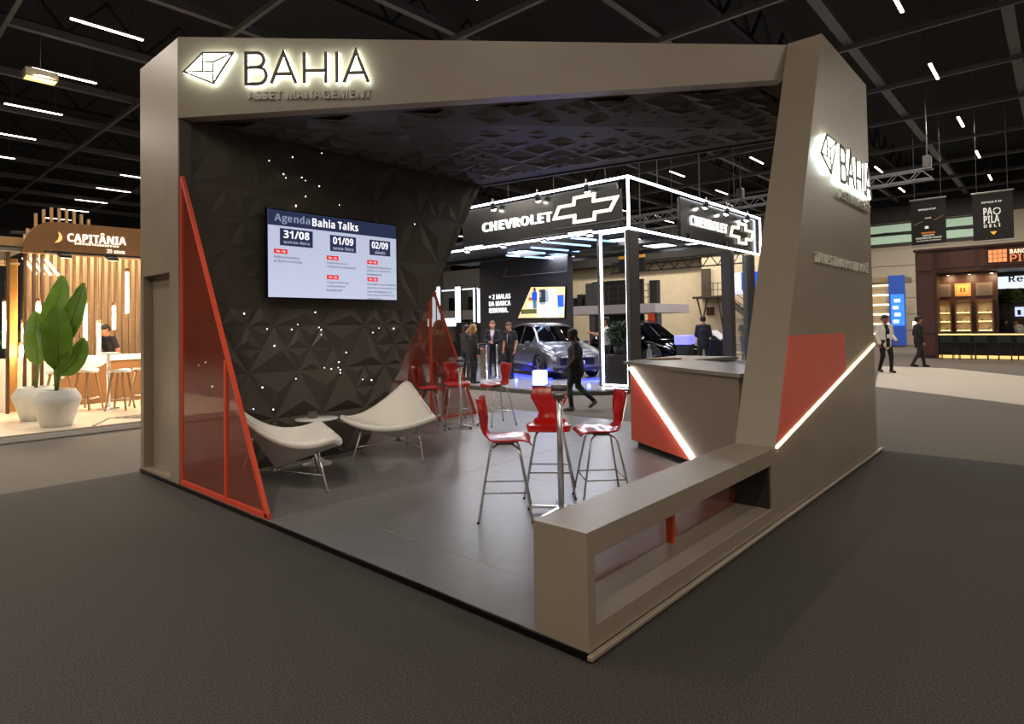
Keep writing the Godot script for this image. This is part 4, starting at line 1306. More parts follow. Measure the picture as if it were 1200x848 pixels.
	put("base", bx(Vector3(-0.18, 0.0, -0.18), Vector3(0.18, 0.02, 0.18)), M.black, o)
	omni(Vector3(-0.35, 0.3, 0.2), 0.25, 0.15, Color(0.35, 0.42, 1.0), o)
	o = thing("light_strip", "blue light strips laid on the platform along the silver car", "light strip", Vector3(0, 0.06, 0))
	for q in [[Vector3(11.3, 0.03, -9.1), Vector3(12.2, 0.03, -11.6)], [Vector3(11.6, 0.03, -8.25), Vector3(12.5, 0.03, -7.95)]]:
		st = mb()
		beam(st, q[0], q[1], 0.05, 0.04)
		put("strip", st, glow(Color(0.14, 0.20, 1.0), 5.0), o)
		for f in [0.2, 0.8]: omni((q[0] as Vector3).lerp(q[1], f) + Vector3(-0.1, 0.12, 0.1), 0.3, 0.05, Color(0.12, 0.18, 1.0), o)
	var sp := [[10.35, -10.75, "chrome barrier post beside the man with the lanyard"], [10.95, -10.9, "chrome barrier post between the man with the lanyard and the woman in black"]]
	for q in sp:
		o = thing("barrier_post", q[2], "barrier post", Vector3(q[0], 0.06, q[1]))
		st = mb(true)
		lathe(st, [Vector2(0, 0), Vector2(0.15, 0), Vector2(0.15, 0.02), Vector2(0.03, 0.035), Vector2(0.028, 0.98), Vector2(0.034, 1.0), Vector2(0, 1.02)], 16)
		put("post", st, M.chrome, o)
	o = thing("high_table", "dark high table where the staff of the car stand gather", "table", Vector3(10.6, 0.06, -11.35))
	st = mb()
	box(st, Vector3(0, 1.02, 0), Vector3(0.7, 0.05, 0.45), 0.01)
	put("top", st, M.black, o)
	for s in [-1, 1]:
		st = mb()
		box(st, Vector3(s * 0.3, 0.5, 0), Vector3(0.06, 1.0, 0.36), 0.01)
		put("leg", st, M.steel, o)
	potted_bush("potted_bush", "green potted bush standing inside the glazed column on its dark plinth", Vector3(10.94, 0.85, -6.62), 0.33)
	# kiosk and demonstration stand at the far end
	o = thing("kiosk", "dark pedestal kiosk with a slanted bright screen by the tower", "kiosk", Vector3(18.15, 0.06, -7.15), 0.2)
	put("cabinet", bx(Vector3(-0.55, 0, -0.25), Vector3(0.55, 1.0, 0.25), 0.01), mat(Color(0.09, 0.085, 0.09), 0.4), o)
	for k in 3: put("drawer_pull", bx(Vector3(-0.25, 0.4 + k * 0.17, 0.25), Vector3(0.25, 0.42 + k * 0.17, 0.262)), M.steel, o)
	st = mb()
	box(st, Vector3.ZERO, Vector3(1.15, 0.03, 0.5), 0.01, Transform3D(Basis(Vector3(1, 0, 0), 0.7), Vector3(0, 1.12, 0.02)))
	put("slanted_screen", st, glow(Color(0.75, 0.74, 0.72), 0.55), o)
	st = mb()
	box(st, Vector3(0, 1.05, -0.05), Vector3(0.9, 0.12, 0.2))
	put("screen_support", st, M.black, o)
	o = thing("light_counter", "small counter with a glowing blue top beside the man in the navy suit", "counter", Vector3(16.75, 0.06, -7.7), 0.2)
	put("body", bx(Vector3(-0.35, 0, -0.2), Vector3(0.35, 0.85, 0.2), 0.01), M.black, o)
	put("glowing_top", bx(Vector3(-0.4, 0.85, -0.25), Vector3(0.4, 1.15, 0.25), 0.02), glow(Color(0.45, 0.45, 1.0), 1.6), o)

func _quadmesh(poly: Array, z: float, xf: Transform3D) -> SurfaceTool:
	var st := mb()
	prism(st, poly, z - 0.004, z, xf)
	return st

func potted_bush(called: String, label: String, at: Vector3, r: float) -> void:
	var o := thing(called, label, "plant", at)
	var st := mb(true)
	lathe(st, [Vector2(0, 0), Vector2(r * 0.36, 0), Vector2(r * 0.5, r * 0.6), Vector2(r * 0.46, r * 0.62), Vector2(0, r * 0.58)], 20)
	put("pot", st, mat(Color(0.2, 0.2, 0.2), 0.5), o)
	st = mb(true)
	for k in 5: tube(st, [Vector3(0, r * 0.5, 0), Vector3(cos(k * 1.3) * r * 0.25, r * 1.5, sin(k * 1.3) * r * 0.25)], 0.012, 5)
	put("stems", st, mat(Color(0.25, 0.18, 0.10), 0.8), o)
	st = mb()
	for k in 420:
		var d := Vector3(rng.randfn(), rng.randfn() * 0.9, rng.randfn()).normalized()
		var c := Vector3(0, r * 1.55, 0) + d * r * pow(rng.randf(), 0.4)
		var a := Vector3(rng.randf_range(-1, 1), rng.randf_range(-0.6, 1), rng.randf_range(-1, 1)).normalized() * 0.11
		var b := a.cross(Vector3(rng.randf(), rng.randf(), rng.randf())).normalized() * 0.03
		tri(st, c - a, c + b, c + a)
		tri(st, c - a, c + a, c - b)
	var leaf := mat(Color(0.18, 0.28, 0.13), 0.6)
	var f := put("foliage", st, leaf, o)
	f.set_meta("kind", "stuff")

# ---------------------------------------------------------------- the wooden stand on the left
func paddle_leaf(o: Node3D, base: Vector3, tip: Vector3, w: float, side: Vector3, bend: Vector3, m: Material, stem_from: Vector3) -> void:
	# a banana-like leaf: blade folded along its midrib, with a stalk of its own
	var nu := 10
	var blade := mb(true)
	var mid := func(t: float) -> Vector3: return base.lerp(tip, t) + bend * (t * (1.0 - t) * 4.0) + bend * (0.35 * t * t)
	var edge := func(t: float, s: float, k: float, off: float) -> Vector3:
		var d: Vector3 = ((mid.call(minf(t + 0.02, 1.0)) as Vector3) - (mid.call(maxf(t - 0.02, 0.0)) as Vector3)).normalized()
		var x := (side - d * side.dot(d)).normalized()
		var n := x.cross(d).normalized()
		var ww := w * pow(sin(PI * clampf(pow(t, 0.8) * 0.96 + 0.03, 0.0, 1.0)), 0.62)
		var ruffle := 0.02 * sin(t * 21.0 + s * 2.0) * k
		return (mid.call(t) as Vector3) + x * s * k * ww + n * (k * k * ww * 0.30 + ruffle * s + off)
	for i in nu:
		for s in [-1.0, 1.0]:
			for j in 3:
				var t0 := float(i) / nu
				var t1 := float(i + 1) / nu
				var k0 := j / 3.0
				var k1 := (j + 1) / 3.0
				for f in [1.0, -1.0]:
					var off: float = 0.003 * f
					var q := [edge.call(t0, s, k0, off), edge.call(t0, s, k1, off), edge.call(t1, s, k1, off), edge.call(t1, s, k0, off)]
					if s * f < 0.0: q.reverse()
					quad(blade, q[0], q[1], q[2], q[3])
	var leaf := put("leaf", blade, m, o)
	var rib := mb(true)
	var pts := [stem_from, stem_from.lerp(base, 0.6) + Vector3(0, 0.03, 0), base]
	for i in range(1, 9): pts.append(mid.call(i / 8.0) + Vector3(0, 0, 0.004))
	var rr := [0.028, 0.022, 0.016]
	for i in 8: rr.append(lerpf(0.013, 0.004, i / 7.0))
	tube(rib, pts, rr, 7)
	put("midrib", rib, mat(Color(0.42, 0.50, 0.20), 0.5), leaf)

func palm_pot(label: String, at: Vector3, turn: float, leaves: Array, s: float) -> void:
	var o := thing("potted_plant", label, "potted plant", at, turn)
	var st := mb(true)
	var pr := [Vector2(0, 0), Vector2(0.205, 0), Vector2(0.225, 0.02), Vector2(0.33, 0.36), Vector2(0.352, 0.43), Vector2(0.335, 0.49), Vector2(0.275, 0.585), Vector2(0.268, 0.60), Vector2(0.245, 0.60), Vector2(0.25, 0.56)]
	for i in pr.size(): pr[i] *= s
	lathe(st, pr, 36)
	put("pot", st, M.white, o)
	st = mb(true)
	lathe(st, [Vector2(0, 0.555) * s, Vector2(0.255, 0.555) * s, Vector2(0.255, 0.565) * s, Vector2(0, 0.575) * s], 24)
	put("soil", st, mat(Color(0.12, 0.09, 0.06), 0.95), o)
	var green := mat(Color(0.42, 0.58, 0.16), 0.4)
	green.backlight_enabled = true
	green.backlight = Color(0.22, 0.30, 0.06)
	for l in leaves: paddle_leaf(o, l[0], l[1], l[2], l[3], l[4], green, Vector3(0.03 * l[0].x, 0.56 * s, 0.0))

func make_wood_stool(at: Vector3, turn: float, label: String) -> Node3D:
	var o := thing("wooden_stool", label, "bar stool", at, turn, "wooden stools with white seats")
	var st := mb(true)
	var seat := func(u: float, v: float, y: float) -> Vector3:
		var a := TAU * u
		return Vector3(cos(a) * 0.23 * v, y + 0.045 * v * v * cos(a) * cos(a), sin(a) * 0.19 * v)
	grid_surface(st, 28, 5, func(u, v): return seat.call(1.0 - u, v * 0.999 + 0.001, 0.77))
	grid_surface(st, 28, 5, func(u, v): return seat.call(u, v * 0.999 + 0.001, 0.735))
	for i in 28: quad(st, seat.call(i / 28.0, 1.0, 0.77), seat.call((i + 1) / 28.0, 1.0, 0.77), seat.call((i + 1) / 28.0, 1.0, 0.735), seat.call(i / 28.0, 1.0, 0.735))
	put("seat", st, M.white, o)
	for sx in [-1, 1]:
		for sz in [-1, 1]:
			st = mb(true)
			tube(st, [Vector3(sx * 0.12, 0.745, sz * 0.09), Vector3(sx * 0.20, 0.0, sz * 0.19)], [0.024, 0.019], 10)
			put("leg", st, M.wood, o)
	for k in [[-1, -1, 1, -1], [1, -1, 1, 1], [1, 1, -1, 1], [-1, 1, -1, -1]]:
		st = mb(true)
		tube(st, [Vector3(k[0] * 0.175, 0.22, k[1] * 0.16), Vector3(k[2] * 0.175, 0.22, k[3] * 0.16)], 0.008, 8)
		put("foot_rail", st, M.chrome, o)
	return o

func pendant(at: Vector3, len: float, top: float, label: String) -> void:
	var o := thing("tube_pendant", label, "pendant light", at, 0.0, "glowing tube pendants of the wooden stand")
	var st := mb(true)
	lathe(st, [Vector2(0, 0), Vector2(0.03, 0.0), Vector2(0.035, 0.01), Vector2(0.035, len - 0.01), Vector2(0, len)], 12)
	put("tube", st, glow(Color(1.0, 0.90, 0.72), 5.0), o)
	st = mb(true)
	lathe(st, [Vector2(0, len), Vector2(0.04, len), Vector2(0.04, len + 0.07), Vector2(0, len + 0.08)], 12)
	put("cap", st, mat(Color(0.30, 0.22, 0.15), 0.5), o)
	st = mb(true)
	tube(st, [Vector3(0, len + 0.07, 0), Vector3(0, top - at.y, 0)], 0.006, 5)
	put("cord", st, M.black, o)
	omni(at + Vector3(0, len / 2, 0.09) - at, 1.1, 0.05, Color(1.0, 0.86, 0.68), o)

func wood_stand() -> void:
	var o := thing("wood_stand_platform", "pale low platform of the wooden stand on the far side of the aisle", "platform")
	var X0 := -0.15
	var Z0 := -10.2
	put("base", bx(Vector3(-3.5, FLOOR, -19.0), Vector3(6.0, 0.06, Z0), 0.02), mat(Color(0.86, 0.84, 0.81), 0.5), o)
	# planks, and the dark inlaid lines of a chevron at its right
	for k in 11:
		put("plank", bx(Vector3(-3.49, 0.06, Z0 - 0.8 * (k + 1) + 0.006), Vector3(5.99, 0.08, Z0 - 0.8 * k), 0.003), noisy(Color(0.92, 0.86, 0.77), 0.04, 0.02, 0.7, 0.25, 20) if k == 0 else (o.get_node("plank") as MeshInstance3D).material_override, o)
	var line := mat(Color(0.16, 0.11, 0.09), 0.6)
	for s in [[Vector3(0.47, 0.083, -10.22), Vector3(0.92, 0.083, -11.04)], [Vector3(0.92, 0.083, -11.04), Vector3(1.5, 0.083, -10.25)]]:
		var st := mb()
		beam(st, s[0], s[1], 0.035, 0.012)
		put("inlay_line", st, line, o)
	for k in 5:
		var st := mb()
		beam(st, Vector3(1.02 + k * 0.09, 0.083, -11.05 + k * 0.15), Vector3(2.8, 0.083, -11.05 + k * 0.15), 0.025, 0.01)
		put("inlay_line", st, line, o)
	# the platform ends at its left corner: cut by a step, seen as a pale edge
	# fascia and slats
	o = thing("wood_canopy", "brown round-shouldered sign board of the wooden stand with white CAPITÂNIA lettering", "sign")
	var z := -13.0
	var poly := [Vector2(0.0, 3.18), Vector2(0.03, 3.30)]
	poly.append_array(arc(Vector2(0.52, 3.32), Vector2(0.48, 0.50), PI * 0.97, PI / 2, 8))
	poly.append_array(arc(Vector2(3.5, 3.34), Vector2(0.48, 0.50), PI / 2, 0.03, 8))
	poly.append_array([Vector2(4.02, 3.30), Vector2(4.05, 3.18)])
	# the visible end sinks towards the aisle corner
	var shoulder := []
	for p in poly: shoulder.append(Vector2(p.x if p.x < 1.0 else (p.x - 1.0) * 0.62 + 1.0, p.y))
	var st := mb()
	prism(st, shoulder, z - 0.12, z)
	put("board", st, mat(Color(0.54, 0.38, 0.22), 0.5), o)
	var wl := glow(Color(1.0, 0.97, 0.90), 1.0)
	words("lettering", "CAPITÂNIA", 1.03, 0.215, 0.03, wl, o, Transform3D(Basis(Vector3(0, 0, 1), 0.012), Vector3(0.72, 3.45, z)))
	words("small_lettering", "INVESTIMENTOS", 0.78, 0.038, 0.02, wl, o, Transform3D(Basis(), Vector3(0.84, 3.402, z)))
	words("small_lettering", "20 anos", 0.33, 0.08, 0.02, wl, o, Transform3D(Basis(), Vector3(1.40, 3.275, z)), false, true)
	st = mb()
	var moon := arc(Vector2(0.53, 3.54), Vector2(0.12, 0.13), PI * 0.55, -PI * 0.55, 10)
	moon.append_array(arc(Vector2(0.50, 3.62), Vector2(0.12, 0.20), -PI * 0.62, PI * 0.05, 6))
	prism(st, [Vector2(0.53, 3.44), Vector2(0.60, 3.45), Vector2(0.645, 3.50), Vector2(0.655, 3.56), Vector2(0.63, 3.62), Vector2(0.59, 3.66), Vector2(0.605, 3.58), Vector2(0.585, 3.50)], 0.0, 0.02, Transform3D(Basis(), Vector3(-0.02, -0.03, z)))
	put("crescent", st, glow(Color(1.0, 0.78, 0.50), 0.9), o)
	for k in 22:
		st = mb()
		var x := 0.55 + k * 0.146
		var top: float = [4.36, 4.47, 4.53, 4.53, 4.53, 4.50, 4.44, 4.34][k - 1] if k >= 1 and k <= 8 else 4.0
		box(st, Vector3(x, (0.08 + top) / 2.0, -15.62), Vector3(0.055, top - 0.08, 0.09), 0.004)
		put("slat", st, M.wood, o)
	for x in [-0.34, -0.16, 0.10, 0.24, 0.37]:
		st = mb()
		box(st, Vector3(x, 1.65, z - 0.3), Vector3(0.05, 3.1, 0.09), 0.004)
		put("slat", st, mat(Color(0.40, 0.29, 0.20), 0.6), o)
	st = mb()
	box(st, Vector3(-0.04, 1.6, z - 0.6), Vector3(0.14, 3.0, 0.14), 0.01)
	put("lit_post", st, mat(Color(0.74, 0.54, 0.28), 0.5), o)
	# warm wall behind the slats, ceiling boards at the left
	o = thing("backdrop_panel", "warm pale wall lit behind the wooden slats of the left stand", "wall panel")
	put("panel", bx(Vector3(0.62, 0.08, -16.5), Vector3(5.0, 4.0, -16.38)), mat(Color(0.80, 0.68, 0.52), 0.7), o)
	o = thing("ceiling_boards", "pale striped ceiling boards hung over the left end of the wooden stand", "ceiling panel", Vector3(0, 0, z))
	for k in 3: put("board", bx(Vector3(-2.6, 2.98 + k * 0.07, -0.9 - k * 0.55), Vector3(0.06, 3.02 + k * 0.07, -0.5 - k * 0.55), 0.005), mat(Color(0.88, 0.78, 0.62), 0.6), o)
	put("edge_board", bx(Vector3(-2.6, 3.30, -0.2), Vector3(0.04, 3.47, -0.1), 0.005), mat(Color(0.66, 0.52, 0.34), 0.6), o)
	put("soffit", bx(Vector3(-2.6, 3.2, -2.2), Vector3(0.03, 3.27, -0.1), 0.005), mat(Color(0.46, 0.44, 0.42), 0.6), o)
	for k in 4:
		st = mb()
		beam(st, Vector3(0.10 + k * 0.12, 3.13, -0.5), Vector3(0.32 + k * 0.12, 2.80, -0.5), 0.03, 0.05)
		put("light_slat", st, glow(Color(1.0, 0.93, 0.80), 1.5), o)
	# counter
	o = thing("bar_counter", "white and brown wooden bar counter with a pale crescent on its front", "counter", Vector3(0, 0, -14.0))
	put("body", bx(Vector3(-3.2, 0.08, -0.55), Vector3(4.5, 1.07, 0.0), 0.01), mat(Color(0.52, 0.37, 0.22), 0.5), o)
	st = mb()
	prism(st, [Vector2(-3.2, 0.09), Vector2(0.06, 0.09), Vector2(0.95, 0.74), Vector2(1.54, 0.88), Vector2(1.70, 1.0), Vector2(4.5, 1.03), Vector2(4.5, 1.10), Vector2(-3.2, 1.12)], 0.0, 0.03)
	put("white_front", st, M.white, o)
	put("worktop", bx(Vector3(-3.22, 1.075, -0.62), Vector3(4.52, 1.115, -0.002), 0.008), M.white, o)
	st = mb()
	prism(st, [Vector2(-0.05, 0.70), Vector2(0.10, 0.74), Vector2(0.21, 0.86), Vector2(0.20, 0.98), Vector2(0.13, 1.0), Vector2(0.10, 0.86)], 0.03, 0.045)
	put("crescent", st, glow(Color(1.0, 0.85, 0.62), 0.8), o)
	# pendants
	var where := ["long glowing tube pendant at the picture's edge, left of both plants", "short glowing tube pendant low beside the back plant, just over the counter", "short glowing tube pendant beside the back plant, directly above another", "short glowing tube pendant high above the back plant's leaves", "short glowing tube pendant just right of the front plant's leaves", "long glowing tube pendant between the front plant and the bearded man", "glowing tube pendant high above the bearded man's head", "longest and highest glowing tube pendant, beside the taupe end panel", "low glowing tube pendant just in front of the bearded man", "glowing tube pendant hidden behind the taupe end panel, the nearer of two", "glowing tube pendant hidden behind the taupe end panel, the farther of two"]
	var spots := [[-0.19, 1.35, 0.9], [0.06, 1.16, 0.24], [0.10, 1.47, 0.37], [0.32, 1.98, 0.26], [0.84, 1.59, 0.38], [1.12, 1.46, 0.77], [1.64, 1.68, 0.51], [1.89, 2.03, 0.91], [1.36, 1.13, 0.70], [2.4, 1.7, 0.6], [2.9, 1.4, 0.8]]
	for k in spots.size(): pendant(Vector3(spots[k][0], spots[k][1], -13.4), spots[k][2], 3.25, where[k])
	# stools and small table
	var s := make_wood_stool(Vector3(1.05, 0.08, -12.98), 0.7, "wooden stool with a white seat between the front plant and the chrome-column table")
	copy(s, Vector3(1.43, 0.08, -12.25), 0.9, "wooden stool with a white seat, cut off by the taupe end panel")
	copy(s, Vector3(0.55, 0.08, -12.8), 0.75, "wooden stool with a pale seat half hidden behind the two plants")
	copy(s, Vector3(2.0, 0.08, -12.7), 0.7, "wooden stool with a white seat behind the taupe end panel, nearest the bar counter")
	o = thing("pedestal_table", "small white table on a chrome column by the wooden stools", "table", Vector3(1.33, 0.08, -12.62))
	st = mb(true)
	lathe(st, [Vector2(0, 0), Vector2(0.2, 0), Vector2(0.2, 0.015), Vector2(0.035, 0.03), Vector2(0.033, 1.1), Vector2(0, 1.1)], 18)
	put("column", st, M.chrome, o)
	put("top", bx(Vector3(-0.17, 1.10, -0.17), Vector3(0.17, 1.135, 0.17), 0.006), M.white, o)
	# on the counter
	o = thing("display_rack", "brown wooden rack of golden items on the bar counter", "rack", Vector3(1.02, 1.115, -14.3))
	put("back_board", bx(Vector3(-0.16, 0.0, -0.08), Vector3(0.22, 0.30, -0.05), 0.004), mat(Color(0.45, 0.34, 0.24), 0.6), o)
	put("shelf", bx(Vector3(-0.16, 0.12, -0.05), Vector3(0.22, 0.14, 0.08), 0.003), mat(Color(0.45, 0.34, 0.24), 0.6), o)
	for k in 4: put("cup", bx(Vector3(-0.13 + k * 0.09, 0.14, -0.03), Vector3(-0.07 + k * 0.09, 0.22, 0.03), 0.01), mat(Color(0.90, 0.70, 0.35), 0.25, 0.6), o)
	potted_bush("flower_vase", "loose yellow-green plant in a small dark pot on the bar counter", Vector3(0.06, 1.115, -14.35), 0.24)
	# the two tall plants on the platform's front edge
	var X := Vector3(1, 0, 0)
	palm_pot("large-leaved green plant in a white pot, the front one of the pair", Vector3(0.09, 0.08, -10.80), 0.0, [
		[Vector3(0.02, 1.28, 0.02), Vector3(0.36, 2.40, 0.05), 0.16, Vector3(0.9, -0.25, 0.45), Vector3(0.02, 0.0, 0.06)],
		[Vector3(0.0, 0.95, 0.06), Vector3(-0.02, 2.05, 0.12), 0.21, Vector3(1, 0, 0.2), Vector3(-0.02, 0, 0.10)],
		[Vector3(0.02, 0.86, 0.08), Vector3(0.31, 1.48, 0.22), 0.16, Vector3(0.85, -0.4, 0.3), Vector3(0.05, -0.05, 0.06)],
		[Vector3(-0.02, 0.98, -0.05), Vector3(-0.22, 1.75, -0.12), 0.15, Vector3(1, 0.3, -0.3), Vector3(0, 0, -0.06)]], 1.0)
	palm_pot("large-leaved green plant in a white pot, standing behind the front pot", Vector3(0.03, 0.08, -12.0), 0.4, [
		[Vector3(0.10, 1.45, 0.02), Vector3(0.42, 2.62, 0.05), 0.19, Vector3(0.9, -0.1, 0.5), Vector3(0.02, 0, 0.06)],
		[Vector3(0.0, 1.0, 0.05), Vector3(-0.08, 1.95, 0.10), 0.20, Vector3(1, 0, 0.3), Vector3(-0.05, 0, 0.08)],
		[Vector3(0.05, 1.0, -0.05), Vector3(0.10, 1.9, -0.15), 0.18, Vector3(1, 0.2, -0.2), Vector3(0.03, 0, -0.08)]], 0.98)
	o = thing("lamp_track", "row of small warm downlights under the brown sign board", "track light", Vector3(0, 3.14, 0))
	for k in 4: panel_lamp(o, Vector3(0.6 + k * 0.8, 0.0, -12.75), Vector3(0, -1, -0.3), Vector2(0.4, 0.15), 1.2, Color(1.0, 0.91, 0.78))
	for k in 3: panel_lamp(o, Vector3(0.9 + k * 0.9, 0.75, -16.0), Vector3(0, -1, -0.15), Vector2(0.6, 0.15), 1.5, Color(1.0, 0.91, 0.78))
	put("track_bar", bx(Vector3(0.3, 0.03, -12.82), Vector3(3.3, 0.07, -12.68), 0.004), M.black, o)
	put("track_bar", bx(Vector3(0.3, 0.78, -16.08), Vector3(3.3, 0.82, -15.92), 0.004), M.black, o)
	o = thing("floodlight", "boxy warm floodlight hung under the hall roof between two tube lights", "floodlight", Vector3(1.2, 8.2, -17.85), 0.0)
	put("housing", bx(Vector3(-0.35, 0.0, -0.2), Vector3(0.35, 0.22, 0.2), 0.02), mat(Color(0.45, 0.40, 0.30), 0.5), o)
	put("lens", bx(Vector3(-0.32, -0.012, -0.17), Vector3(0.32, 0.002, 0.17)), glow(Color(1.0, 0.85, 0.55), 1.5), o)
	st = mb()
	beam(st, Vector3(0, 0.2, 0), Vector3(0, 3.245, 0), 0.012, 0.012)
	put("hanger", st, M.rail, o)
	area(Vector3(0, -0.03, 0), Vector3(0.1, -1, 0.45), Vector2(0.6, 0.3), 27.0, Color(1.0, 0.95, 0.88), o)

# ---------------------------------------------------------------- the dark brown stand on the right
func brown_stand() -> void:
	var brown := noisy(Color(0.27, 0.155, 0.125), 0.08, 0.02, 0.7, 0.45, 30)
	var light_brown := mat(Color(0.33, 0.20, 0.165), 0.45)
	var o := thing("brown_stand", "dark brown panelled stand front with a corner post and a deep fascia", "exhibition stand", Vector3(29, FLOOR, 0))
	put("corner_post", bx(Vector3(-0.05, 0, -2.94), Vector3(0.75, 4.58, -2.2), 0.01), brown, o)
	put("fascia", bx(Vector3(-0.05, 3.64, -2.2), Vector3(0.6, 4.58, 6.0), 0.01), brown, o)
	put("cornice", bx(Vector3(-0.12, 4.55, -3.0), Vector3(0.8, 4.66, 6.0), 0.02), brown, o)
	for r in [[-2.86, 0.1, -2.3, 0.95], [-2.86, 1.05, -2.3, 3.55], [-2.86, 3.72, -2.3, 4.48], [-2.08, 3.78, -0.85, 4.45], [-0.72, 3.78, 1.6, 4.45]]:
		put("raised_panel", bx(Vector3(-0.075, r[1], r[0]), Vector3(-0.03, r[3], r[2]), 0.012), light_brown, o)
	put("side_wall", bx(Vector3(0.75, 0, -2.94), Vector3(4.0, 4.5, -2.8)), brown, o)
	put("stand_roof", bx(Vector3(0.6, 3.64, -2.8), Vector3(4.0, 3.75, 6.0)), M.black, o)
	put("rear_wall", bx(Vector3(3.8, 0, -2.8), Vector3(4.0, 3.7, 6.0)), mat(Color(0.14, 0.09, 0.08), 0.6), o)
	# lit shelf units
	var zf := Transform3D(Basis(Vector3(0, 0, 1), Vector3(0, 1, 0), Vector3(-1, 0, 0)), Vector3(0, 0, 0))
	var units := [[-2.42, "lit display cabinet with three glowing shelves beside the corner post"], [-1.72, "lit display cabinet with three glowing shelves under the golden emblem square"], [-0.98, "lit display cabinet with three glowing shelves at the edge of the bright opening"]]
	put("shelf_wall", bx(Vector3(1.35, 0, -2.8), Vector3(1.5, 3.64, -0.25)), brown, o)
	for k in 3:
		var z: float = units[k][0]
		var c := thing("display_cabinet", units[k][1], "cabinet", Vector3(30.4, FLOOR, z), 0.0, "lit cabinets of the brown stand")
		var wood := mat(Color(0.50, 0.36, 0.22), 0.5)
		put("back", bx(Vector3(-0.06, 1.08, 0), Vector3(-0.04, 2.42, 0.58)), mat(Color(0.66, 0.58, 0.46), 0.5), c)
		for f in [[0.0, 0.05], [0.53, 0.58]]: put("stile", bx(Vector3(-0.32, 1.05, f[0]), Vector3(-0.04, 2.45, f[1]), 0.004), wood, c)
		put("top_rail", bx(Vector3(-0.32, 2.38, 0.0), Vector3(-0.04, 2.45, 0.58), 0.004), wood, c)
		for s in 3:
			put("shelf", bx(Vector3(-0.30, 1.10 + s * 0.38, 0.05), Vector3(-0.06, 1.13 + s * 0.38, 0.53), 0.003), wood, c)
			var lit := put("shelf_light", bx(Vector3(-0.315, 1.13 + s * 0.38, 0.06), Vector3(-0.30, 1.175 + s * 0.38, 0.52)), glow(Color(1.0, 0.86, 0.60), 2.0), c)
			area(Vector3(-0.28, 1.16 + s * 0.38, 0.29), Vector3(0.7, 0.7, 0), Vector2(0.44, 0.03), 0.12, Color(1.0, 0.88, 0.66), lit, Vector3(0, 0, 1))
			for g in 2: put("ornament", bx(Vector3(-0.2, 1.13 + s * 0.38, 0.14 + g * 0.2), Vector3(-0.12, 1.22 + s * 0.38 + 0.03 * ((s + g) % 2), 0.22 + g * 0.2), 0.02), mat([Color(0.4, 0.35, 0.25), Color(0.25, 0.30, 0.15)][(s + g) % 2], 0.5), c)
		var sq := thing("wall_square", ["grey framed square panel above the cabinet beside the corner post", "golden framed square panel with an emblem", "grey framed square panel beside the bright opening"][k], "wall panel", Vector3(30.33, 2.62 + FLOOR, z), 0.0, "")
		var gold := k == 1
		put("frame", bx(Vector3(-0.04, 0, 0.0), Vector3(0.02, 0.56, 0.56), 0.01), mat(Color(0.85, 0.60, 0.34) if gold else Color(0.42, 0.38, 0.34), 0.4), sq)
		put("field", bx(Vector3(-0.05, 0.09, 0.09), Vector3(-0.035, 0.47, 0.47), 0.004), glow(Color(1.0, 0.66, 0.36), 0.35) if gold else mat(Color(0.36, 0.33, 0.31), 0.4), sq)
		if gold:
			for g in 2: put("emblem_bar", bx(Vector3(-0.06, 0.18, 0.19 + g * 0.12), Vector3(-0.045, 0.38, 0.25 + g * 0.12), 0.003), mat(Color(0.45, 0.28, 0.14), 0.4), sq)
	# sign on the fascia
	o = thing("brown_stand_sign", "golden tile emblem and lettering BANCO PINE on the dark brown fascia", "sign", Vector3(28.92, 0, 0))
	var gx := Transform3D(Basis(Vector3(0, 0, 1), Vector3(0, 1, 0), Vector3(-1, 0, 0)), Vector3(0, 0, 0))
	var gold_m := glow(Color(1.0, 0.62, 0.40), 0.75)
	for i in 4:
		for j in 3: put("emblem_tile", bx(Vector3(-0.04, 3.86 + j * 0.17, -0.42 + i * 0.15), Vector3(0.0, 4.01 + j * 0.17, -0.29 + i * 0.15), 0.01), gold_m, o)
	words("lettering", "BANCO", 0.62, 0.17, 0.03, glow(Color(1.0, 0.85, 0.72), 1.3), o, gx * Transform3D(Basis(), Vector3(0.26, 4.16, 0.0)))
	words("lettering", "PINE", 0.95, 0.27, 0.03, glow(Color(1.0, 0.60, 0.38), 0.8), o, gx * Transform3D(Basis(), Vector3(0.26, 3.84, 0.0)), false)
	# bar counter with its light line, chairs in front
	o = thing("brown_counter", "dark bar counter with a warm light line under its edge in the brown stand", "counter", Vector3(28.9, FLOOR, 0))
	put("body", bx(Vector3(0.2, 0, -2.2), Vector3(0.7, 1.0, 6.0), 0.01), mat(Color(0.12, 0.10, 0.08), 0.5), o)
	put("worktop", bx(Vector3(-0.02, 1.0, -2.2), Vector3(0.75, 1.05, 6.0), 0.01), mat(Color(0.30, 0.22, 0.16), 0.3), o)
	put("light_line", bx(Vector3(-0.03, 0.985, -2.18), Vector3(-0.01, 1.03, 6.0)), glow(Color(1.0, 0.83, 0.50), 1.9), o)
	put("plinth_light", bx(Vector3(0.17, 0.02, -2.2), Vector3(0.2, 0.14, 6.0)), glow(Color(1.0, 0.80, 0.48), 1.2), o)
	area(Vector3(0.1, 0.12, 0.5), Vector3(-1, -0.5, 0), Vector2(5.0, 0.05), 0.9, Color(1.0, 0.8, 0.5), o, Vector3(0, 0, 1))
	var green := mat(Color(0.10, 0.13, 0.10), 0.6)
	var zs := [-1.85, -1.25, -0.72, 0.02, 0.62]
	var names := ["dark green high-backed bar chair beside the corner post of the brown stand", "dark green high-backed bar chair under the golden emblem square", "dark green high-backed bar chair in front of the last lit cabinet", "dark green high-backed bar chair below the bright screens", "dark green high-backed bar chair cut off by the picture's edge"]
